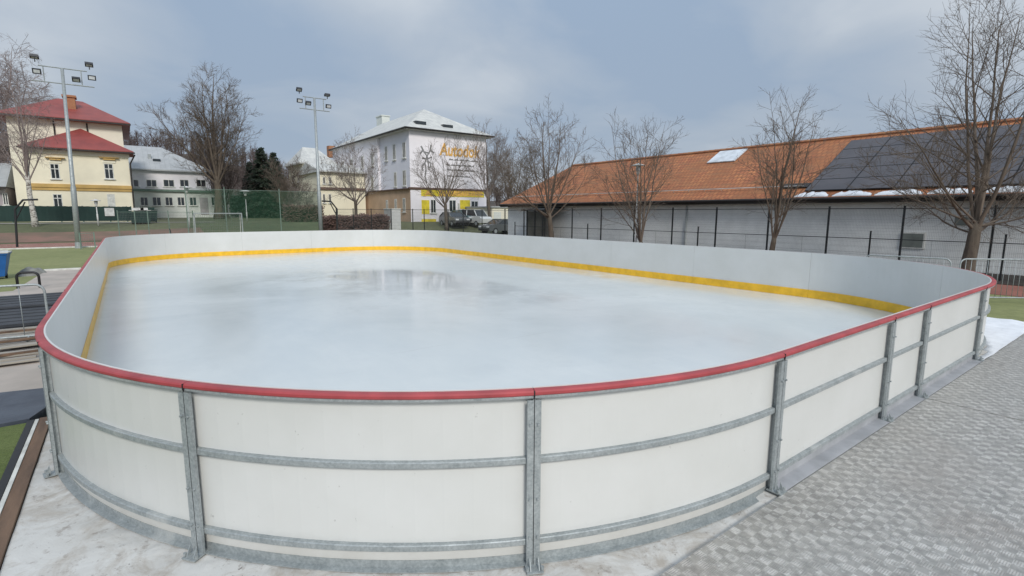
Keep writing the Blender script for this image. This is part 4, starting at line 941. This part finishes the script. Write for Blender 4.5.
# ------------------------------------------------------------------ trees
def tree_mesh(seed, H, spread, trunk_h, tr, limbs, n1=7, n2=6, n3=4, droop=0., up=.55, lean=(0,0), leader=True, rmin=.006, start=.15, twl=1.0, openang=(28, 60)):
    rs = random.Random(seed); tk, cr = MB(), MB()
    def curve(p, d, L_, r0, r1, seg, wob, lift):
        pts = [p.copy()]; d = d.normalized(); q = p.copy(); 
        for i in range(seg):
            d = (d+Vector((rs.gauss(0, wob), rs.gauss(0, wob), rs.gauss(0, wob)+lift))).normalized(); q = q+d*(L_/seg); pts.append(q.copy())
        return pts, [r0+(r1-r0)*i/seg for i in range(seg+1)]
    def at_(pts, f): k = f*(len(pts)-1); i = min(int(k), len(pts)-2); return pts[i].lerp(pts[i+1], k-i), (pts[i+1]-pts[i]).normalized()
    def side(d, ang, phi):
        a = d.orthogonal().normalized(); c = d.cross(a); v = a*cos(phi)+c*sin(phi); return d*cos(ang)+v*sin(ang)
    base = Vector((0,0,-.1)); tp, trr = curve(base, Vector((lean[0], lean[1], 1)), trunk_h+.1, tr, tr*.72, 5, .035, .05)
    trr[0] *= 1.35; trr[1] = tr; tk.tube(tp, trr, 9)
    top = tp[-1]; dtop = (tp[-1]-tp[-2]).normalized()
    L1s = []
    for i in range(limbs):
        f = rs.uniform(.72, 1.0) if i else 1.0; p, d = at_(tp, f); phi = 2.4*i+rs.uniform(-.4, .4)
        lead = (i == 0 and leader)
        ang = radians(rs.uniform(2, 9)) if lead else radians(rs.uniform(*openang)); v = side(dtop, ang, phi)
        L_ = (H-trunk_h)*(1. if lead else rs.uniform(.80, 1.0)*(cos(ang)*.60+.40)); 
        if not lead: v.x *= spread; v.y *= spread
        r = tr*(.50 if lead else rs.uniform(.27, .40)*(1-.5*degrees(ang)/90)); pts, rr_ = curve(p, v, L_, r, r*.10, 10, .055, .03+.07*up); cr.tube(pts, rr_, 6, False); L1s.append((pts, rr_, L_))
    for pts, rr_, L_ in L1s:
        for j in range(n1):
            f = start+(.97-start)*(j+rs.random()*.8)/n1; p, d = at_(pts, min(f, .98)); r = (rr_[0]+(rr_[-1]-rr_[0])*f)*.42+.002
            l2 = L_*(.46-.27*f)*rs.uniform(.75, 1.2)*twl; v = side(d, radians(rs.uniform(28, 62)), rs.uniform(0, 2*pi)); v.z += .10-droop*.3
            p2, r2 = curve(p, v, l2, r, max(rmin, r*.2), 6, .06, .05*up-droop*.06); cr.tube(p2, r2, 4, False)
            for k_ in range(n2):
                f2 = .15+.83*(k_+rs.random())/n2; p_, d_ = at_(p2, f2); l3 = l2*(.52-.24*f2)*rs.uniform(.7, 1.25); v = side(d_, radians(rs.uniform(25, 58)), rs.uniform(0, 2*pi)); v.z += .12-droop*.6
                r3 = max(rmin*1.3, r*.35); p3, r3_ = curve(p_, v, l3, r3, rmin*.9, 4, .10, .05*up-droop*.16); cr.tube(p3, r3_, 3, False)
                for m_ in range(n3):
                    f3 = .2+.78*(m_+rs.random())/n3; p_4, d_4 = at_(p3, f3); l4 = l3*rs.uniform(.30, .55)+.05; v = side(d_4, radians(rs.uniform(22, 55)), rs.uniform(0, 2*pi)); v.z += .08-droop*.9
                    p4, r4 = curve(p_4, v, l4, rmin, rmin*.6, 2, .1, -droop*.2); cr.tube(p4, r4, 3, False)
    return tk, cr
def tree(name, label, base, seed, mt, mc, cat='tree', group=None, rz=0, **k):
    t = thing(name, label, cat, base, group); tk, cr = tree_mesh(seed, **k)
    Rm = Matrix.Rotation(rz, 3, 'Z'); B0 = Vector(base)
    for mb, nm, mm in ((tk, 'trunk', mt), (cr, 'crown', mc)):
        mb.v = [tuple(B0+Rm@Vector(v)) for v in mb.v]; mb.build(nm, mm, t, True, recalc=False)
    return t
def TB(px, Y=None, X=None):
    q = atx(px, 230, X) if X else aty(px, 230, Y); return (q.x, q.y, gz(q.x, q.y))
def Hof(px, py, base, X=None, Y=None):
    q = atx(px, py, base[0]) if X else aty(px, py, base[1]); return q.z-base[2]
gr = 'bare trees along the warehouse'
B = TB(971, X=22.6); tree('bare_tree', 'largest bare tree with thick leaning trunk at the right edge', B, 21, M['bark'], M['twig'], group=gr, H=9.3, spread=1.0, trunk_h=2.0, tr=.215, limbs=12, n1=13, n2=7, n3=4, lean=(.11,-.085), openang=(8, 80), rmin=.0042, up=.45, leader=False)
B = TB(773, X=22.8); tree('bare_tree', 'slender bare tree before the skylight end of the orange roof, second from the right', B, 33, M['bark'], M['twig'], group=gr, H=Hof(785, 92, B, X=1)-.35, spread=.95, trunk_h=1.2, tr=.135, limbs=8, n1=9, n2=6, n3=3, openang=(8, 50), rmin=.0045)
B = TB(642, X=22.8); tree('bare_tree', 'forked bare tree beside the mushroom headed street lamp', B, 45, M['bark'], M['twig'], group=gr, H=Hof(655, 104, B, X=1)-.2, spread=1.0, trunk_h=.7, tr=.15, limbs=10, n1=9, n2=6, n3=3, openang=(8, 42), rmin=.005, leader=False)
B = TB(552, X=22.8); tree('bare_tree', 'broad bare tree in front of the glass entrance porch', B, 58, M['bark'], M['twig'], group=gr, H=Hof(553, 96, B, X=1)-.3, spread=1.1, trunk_h=2.2, tr=.19, limbs=12, n1=11, n2=6, n3=4, openang=(8, 60), rmin=.0058, leader=False)
B = TB(447, Y=44.5); tree('bare_tree', 'bare tree growing before the wall with orange lettering', B, 61, M['bark'], M['twig'], H=Hof(447, 139, B)+.6, spread=1.15, trunk_h=2.6, tr=.21, limbs=11, n1=9, n2=6, n3=3, openang=(16, 68), rmin=.007, leader=False)
B = TB(356, Y=48.5); tree('bare_tree', 'bare many branched tree behind the brown hedge', B, 72, M['bark'], M['twig2'], H=Hof(356, 134, B)+.5, spread=1.2, trunk_h=2.6, tr=.19, limbs=12, n1=10, n2=6, n3=4, openang=(10, 58), rmin=.0072, leader=False)
B = TB(490, Y=45); tree('bare_tree', 'dense twiggy tree at the right corner of the white building', B, 83, M['bark'], M['twig2'], H=Hof(490, 118, B)-.2, spread=.85, trunk_h=3.2, tr=.20, limbs=11, n1=11, n2=7, n3=4, openang=(6, 44), rmin=.007)
B = TB(512, Y=56); tree('bare_tree', 'bushy brown tree behind the left end of the warehouse roof', B, 84, M['bark'], M['twig'], H=Hof(506, 133, B), spread=1.0, trunk_h=1.5, tr=.2, limbs=14, n1=10, n2=7, n3=4, openang=(8, 60), rmin=.0095, leader=False)
B = TB(220, Y=76); tree('bare_tree', 'very tall bare tree beside the long white building', B, 97, M['bark'], M['twig'], H=Hof(215, 66, B)-.6, spread=1.0, trunk_h=5.5, tr=.52, limbs=12, n1=13, n2=8, n3=5, openang=(6, 40), rmin=.0115, up=.5, leader=True)
B = TB(228, Y=80); tree('bare_tree', 'lower bare tree close behind the very tall one', B, 98, M['bark'], M['wood'], H=Hof(226, 138, B), spread=1.1, trunk_h=2.0, tr=.3, limbs=11, n1=9, n2=6, n3=4, openang=(10, 58), rmin=.013, leader=False)
B = TB(36, Y=55); tree('birch_tree', 'white stemmed birch in front of the yellow house', B, 104, M['birch'], M['birchtwig'], H=Hof(28, 78, B), spread=.8, trunk_h=4.4, tr=.20, limbs=10, n1=10, n2=7, n3=4, openang=(10, 46), rmin=.006, droop=.5, up=.4, lean=(-.10, 0.05))
B = TB(2, Y=84); tree('birch_tree', 'large pale birch at the left edge of the view', B, 105, M['birch'], M['birchtwig'], H=Hof(12, 50, B)+.8, spread=.95, trunk_h=4.5, tr=.36, limbs=18, n1=14, n2=10, n3=6, openang=(5, 50), rmin=.012, droop=.45, up=.4)
B = TB(172, Y=90); tree('bare_tree', 'thin bare tree rising behind the long white building', (B[0], 99, B[2]), 110, M['bark'], M['wood'], H=13, spread=1.2, trunk_h=3, tr=.3, limbs=9, n1=8, n2=6, n3=3, rmin=.012)
B = TB(290, Y=62); tree('bare_shrub_tree', 'many stemmed brown bush beside the cream townhouse', B, 111, M['bark'], M['twig'], H=Hof(290, 158, B), spread=1.1, trunk_h=.7, tr=.17, limbs=14, n1=9, n2=7, n3=4, openang=(8, 42), rmin=.0085, leader=False)
B = TB(305, Y=58); tree('bare_shrub_tree', 'pale brown bush just left of the second floodlight mast', B, 112, M['bark'], M['twig2'], H=Hof(305, 180, B), spread=1.2, trunk_h=.5, tr=.14, limbs=12, n1=7, n2=6, n3=3, openang=(8, 50), rmin=.008, leader=False)

def leafcloud(b, c, rad, n, sz, rs, shape='ball'):
    for _ in range(n):
        while True:
            p = Vector((rs.uniform(-1,1), rs.uniform(-1,1), rs.uniform(-1,1)))
            if p.length < 1: break
        q = Vector((c[0]+p.x*rad[0], c[1]+p.y*rad[1], c[2]+p.z*rad[2])); u = Vector((rs.gauss(0,1), rs.gauss(0,1), rs.gauss(0,.6))).normalized()*sz*rs.uniform(.6, 1.3); v = u.orthogonal().normalized()*sz*rs.uniform(.3, .6)
        v.rotate(Matrix.Rotation(rs.uniform(0, 6.28), 3, u)) if False else None
        b.add([q-u-v, q+u-v*.3, q+u*.9+v, q-u*.6+v], ((0,1,2,3),))
def conifer(px, Y, pytop, wid, label, seed):
    B_ = TB(px, Y=Y); H = Hof(px, pytop, B_); rs = random.Random(seed); t = thing('conifer', label, 'conifer', B_, 'dark conifers')
    b = MB(); b.tube([Vector(B_), Vector(B_)+Vector((0,0,H*.97))], [.22, .03], 7); b.build('trunk', M['bark'], t)
    b = MB(); o = Vector(B_); nl = 34
    for i in range(nl):
        f = i/nl; z = H*(.05+.95*f); R_ = wid*(1-f)**.75*(.8+.25*rs.random())+.12
        for j in range(int(7+9*(1-f))):
            a = rs.uniform(0, 2*pi); r = R_*rs.uniform(.75, 1.1); tip = o+Vector((cos(a)*r, sin(a)*r, z-.25*r+rs.uniform(-.2, .2)))
            st = o+Vector((0,0,z+.05)); b.bar(st, tip, .03)
            for k_ in range(11):
                g = rs.uniform(.2, 1.05); p = st.lerp(tip, g); leafcloud(b, p, (.20, .20, .12), 2, .17, rs)
    b.build('crown', M['needle'], t, recalc=False)
conifer(266, 80, 147, 3.2, 'dark conifer with the highest top left of the cream townhouse', 1)
conifer(278, 84, 152, 3.3, 'dark conifer slightly lower beside the highest conifer', 2)
conifer(254, 86, 162, 2.6, 'smaller dark conifer right of the very tall bare tree', 3)
def hedge(name, label, cat, px0, px1, Y, h, depth, m, seed, n, sz):
    A, B_ = aty(px0, 215, Y).x, aty(px1, 215, Y).x; rs = random.Random(seed); b = MB(); t = thing(name, label, cat, ((A+B_)/2, Y, gz((A+B_)/2, Y)))
    for _ in range(n):
        x = rs.uniform(A, B_); z = gz(x, Y); hh = h*(1+.10*mnoise.noise(Vector((x*.8, 0, seed)))); q = (x, Y+rs.uniform(-depth/2, depth/2), z+hh*rs.random()**.8)
        leafcloud(b, q, (.16, .16, .16), 1, sz, rs)
    b.build('foliage', m, t, recalc=False)
    b = MB(); k_ = int(abs(B_-A)/.45)
    for i in range(k_): x = A+(B_-A)*(i+.5)/k_; z = gz(x, Y); b.tube([(x, Y, z), (x+rs.uniform(-.2,.2), Y+rs.uniform(-.1,.1), z+h*.85)], [.03, .01], 4)
    b.build('stems', M['bark'], t, recalc=False)
hedge('beech_hedge', 'clipped reddish brown beech hedge behind the far fence', 'hedge', 323, 388, 44.5, 1.75, 1.0, M['beech'], 4, 9000, .10)
hedge('evergreen_hedge', 'dark evergreen hedge behind the parked cars and green net', 'hedge', 231, 322, 97, 3.4, 2.0, M['shrubleaf'], 5, 9000, .24)
hedge('brown_thicket', 'low brown thicket between the parked cars and second mast', 'hedge', 284, 322, 56, 1.7, 1.6, M['beech'], 6, 4500, .11)

# ------------------------------------------------------------------ hill and far wood
crest = [(-400,162), (-150,165), (0,170), (70,164), (130,158), (200,160), (250,170), (300,188), (340,200), (420,205), (500,200), (530,196), (600,203), (800,208), (1300,209)]
def crest_z(px, D):
    for (a, ya), (c, yc) in zip(crest[:-1], crest[1:]):
        if a <= px <= c: y = ya+(yc-ya)*smooth((px-a)/(c-a)); break
    return CP.z+(212-y)/F*D*1.02
vs = []; fs = []; Ds = [118, 135, 155, 180, 210, 240, 300]; pxs = [(-400+1700*i/110) for i in range(111)]
def hillpt(px, D):
    lat = (px-512)/F*D; x = CP.x+sin(YAW)*D+cos(YAW)*lat; y = CP.y+cos(YAW)*D-sin(YAW)*lat; top = crest_z(px, 235); k_ = smooth((D-112)/118) if D <= 240 else .9
    return Vector((x, y, 1.0+(top-1)*k_+1.2*k_*mnoise.noise(Vector((x*.03, y*.03, 0)))))
for D in Ds:
    for px in pxs: vs.append(hillpt(px, D))
n = len(pxs)
for j in range(len(Ds)-1):
    for i in range(n-1): fs.append((j*n+i, j*n+i+1, (j+1)*n+i+1, (j+1)*n+i))
b = MB(); b.add(vs, fs); tag(b.build('hill', M['hill'], smooth=True, recalc=False), kind='structure')
rs = random.Random(77); b = MB()
for _ in range(900):
    px = rs.uniform(-120, 330) if rs.random() < .75 else rs.uniform(330, 620); D = rs.uniform(140, 238); o = hillpt(px, D); H = rs.uniform(6, 10)*(1 if px < 330 else .7)
    b.tube([o, o+Vector((0,0,H*.9))], [.16, .05], 3, False)
    for k_ in range(26):
        f = rs.uniform(.2, .95); p = o+Vector((0,0,H*f)); a = rs.uniform(0, 6.28); l_ = H*.42*(1.1-f)*rs.uniform(.6, 1.2); q = p+Vector((cos(a)*l_*.6, sin(a)*l_*.6, l_*rs.uniform(.5, 1.0))); b.tube([p, q], [.06, .025], 3, False)
        for _k in range(3):
            g = p.lerp(q, rs.uniform(.4, 1)); b.tube([g, g+Vector((rs.gauss(0,.5), rs.gauss(0,.5), rs.uniform(.2, 1.0)))], [.03, .015], 3, False)
tag(b.build('far_wood', M['wood'], recalc=False), 'brown leafless wood on the hill behind the houses', 'wood', kind='stuff')

# ------------------------------------------------------------------ light, sky, camera
w = bpy.data.worlds.new('World'); bpy.context.scene.world = w; w.use_nodes = True; nt = w.node_tree
bg = nt.nodes['Background']; sky = N(nt, 'ShaderNodeTexSky', sky_type='NISHITA', sun_disc=False)
SUN_EL, SUN_AZ = radians(36), radians(199)       # azimuth clockwise from +y
sky.sun_elevation = SUN_EL; sky.sun_rotation = SUN_AZ; sky.air_density = 1.2; sky.dust_density = 2.0
nt.links.new(sky.outputs[0], bg.inputs[0]); bg.inputs[1].default_value = .06
tc = N(nt, 'ShaderNodeTexCoord'); sp = N(nt, 'ShaderNodeSeparateXYZ'); nt.links.new(tc.outputs['Generated'], sp.inputs[0])
zz = math_(nt, 'ADD', math_(nt, 'MAXIMUM', sp.outputs[2], 0.), .22)
cb = N(nt, 'ShaderNodeCombineXYZ'); nt.links.new(math_(nt, 'DIVIDE', sp.outputs[0], zz), cb.inputs[0]); nt.links.new(math_(nt, 'DIVIDE', sp.outputs[1], zz), cb.inputs[1])
def wn(scale, detail, loc):
    mp = N(nt, 'ShaderNodeMapping'); mp.inputs['Location'].default_value = loc; mp.inputs['Scale'].default_value = (1, 1.0, 1); nt.links.new(cb.outputs[0], mp.inputs[0])
    n_ = N(nt, 'ShaderNodeTexNoise'); n_.inputs['Scale'].default_value = scale; n_.inputs['Detail'].default_value = detail; n_.inputs['Roughness'].default_value = .5; n_.inputs['Distortion'].default_value = .4; nt.links.new(mp.outputs[0], n_.inputs['Vector']); return n_.outputs['Fac']
cl = wn(.42, 3, (2.2, .9, 0)); cl2 = wn(1.5, 5, (4, 2, 0))
f_ = math_(nt, 'ADD', math_(nt, 'MULTIPLY', cl, .66), math_(nt, 'MULTIPLY', cl2, .34))
def lobe(px, py, power, amt):
    d = ray(px, py).normalized(); v = N(nt, 'ShaderNodeVectorMath', operation='DOT_PRODUCT'); nt.links.new(tc.outputs['Generated'], v.inputs[0]); v.inputs[1].default_value = d
    return math_(nt, 'MULTIPLY', math_(nt, 'POWER', math_(nt, 'MAXIMUM', v.outputs['Value'], 0.), power), amt)
for a in ((430, 70, 40, .085), (60, 10, 30, .075), (900, 0, 25, .05), (650, 45, 60, -.07), (330, 110, 60, -.03), (720, 90, 80, -.02)): f_ = math_(nt, 'ADD', f_, lobe(*a))
ccol = ramp(nt, f_, ((.41, (.24,.31,.41)), (.50, (.335,.385,.45)), (.60, (.50,.53,.56))))
hz = ramp(nt, sp.outputs[2], ((0., 1.), (.35, 0.)))
ccol = mixc(nt, math_(nt, 'MULTIPLY', hz, .55), ccol, (.30,.355,.44))
bg2 = N(nt, 'ShaderNodeBackground'); nt.links.new(ccol, bg2.inputs[0]); nt.links.new(math_(nt, 'ADD', math_(nt, 'MULTIPLY', math_(nt, 'POWER', math_(nt, 'MAXIMUM', sp.outputs[2], 0.), 2.), 1.0), 1.0), bg2.inputs[1])
mx = N(nt, 'ShaderNodeMixShader'); mx.inputs[0].default_value = .90; nt.links.new(bg.outputs[0], mx.inputs[1]); nt.links.new(bg2.outputs[0], mx.inputs[2])
nt.links.new(mx.outputs[0], nt.nodes['World Output'].inputs[0])
sl = bpy.data.lights.new('Sun', 'SUN'); sl.energy = 1.75; sl.angle = radians(14); sl.color = (1, .96, .90)
so = bpy.data.objects.new('sun_light', sl); C.objects.link(so)
sd = Vector((sin(SUN_AZ)*cos(SUN_EL), cos(SUN_AZ)*cos(SUN_EL), sin(SUN_EL))); so.rotation_euler = sd.to_track_quat('Z', 'Y').to_euler(); so.location = (0, -10, 30)
cam = bpy.data.cameras.new('Camera'); co = bpy.data.objects.new('Camera', cam); C.objects.link(co)
cam.sensor_width = 36; cam.lens = F*36/1024; cam.clip_end = 5000; cam.clip_start = .05
co.matrix_world = Matrix.Translation(CP) @ Matrix((RT, UP, -FW)).transposed().to_4x4()
sc = bpy.context.scene; sc.camera = co
vs_ = sc.view_settings; vs_.view_transform = 'Standard'; vs_.look = 'None'; vs_.exposure = 0.38; vs_.gamma = 1; vs_.use_curve_mapping = False
sc.render.engine = 'CYCLES'
sc.render.resolution_x = 1024; sc.render.resolution_y = 576
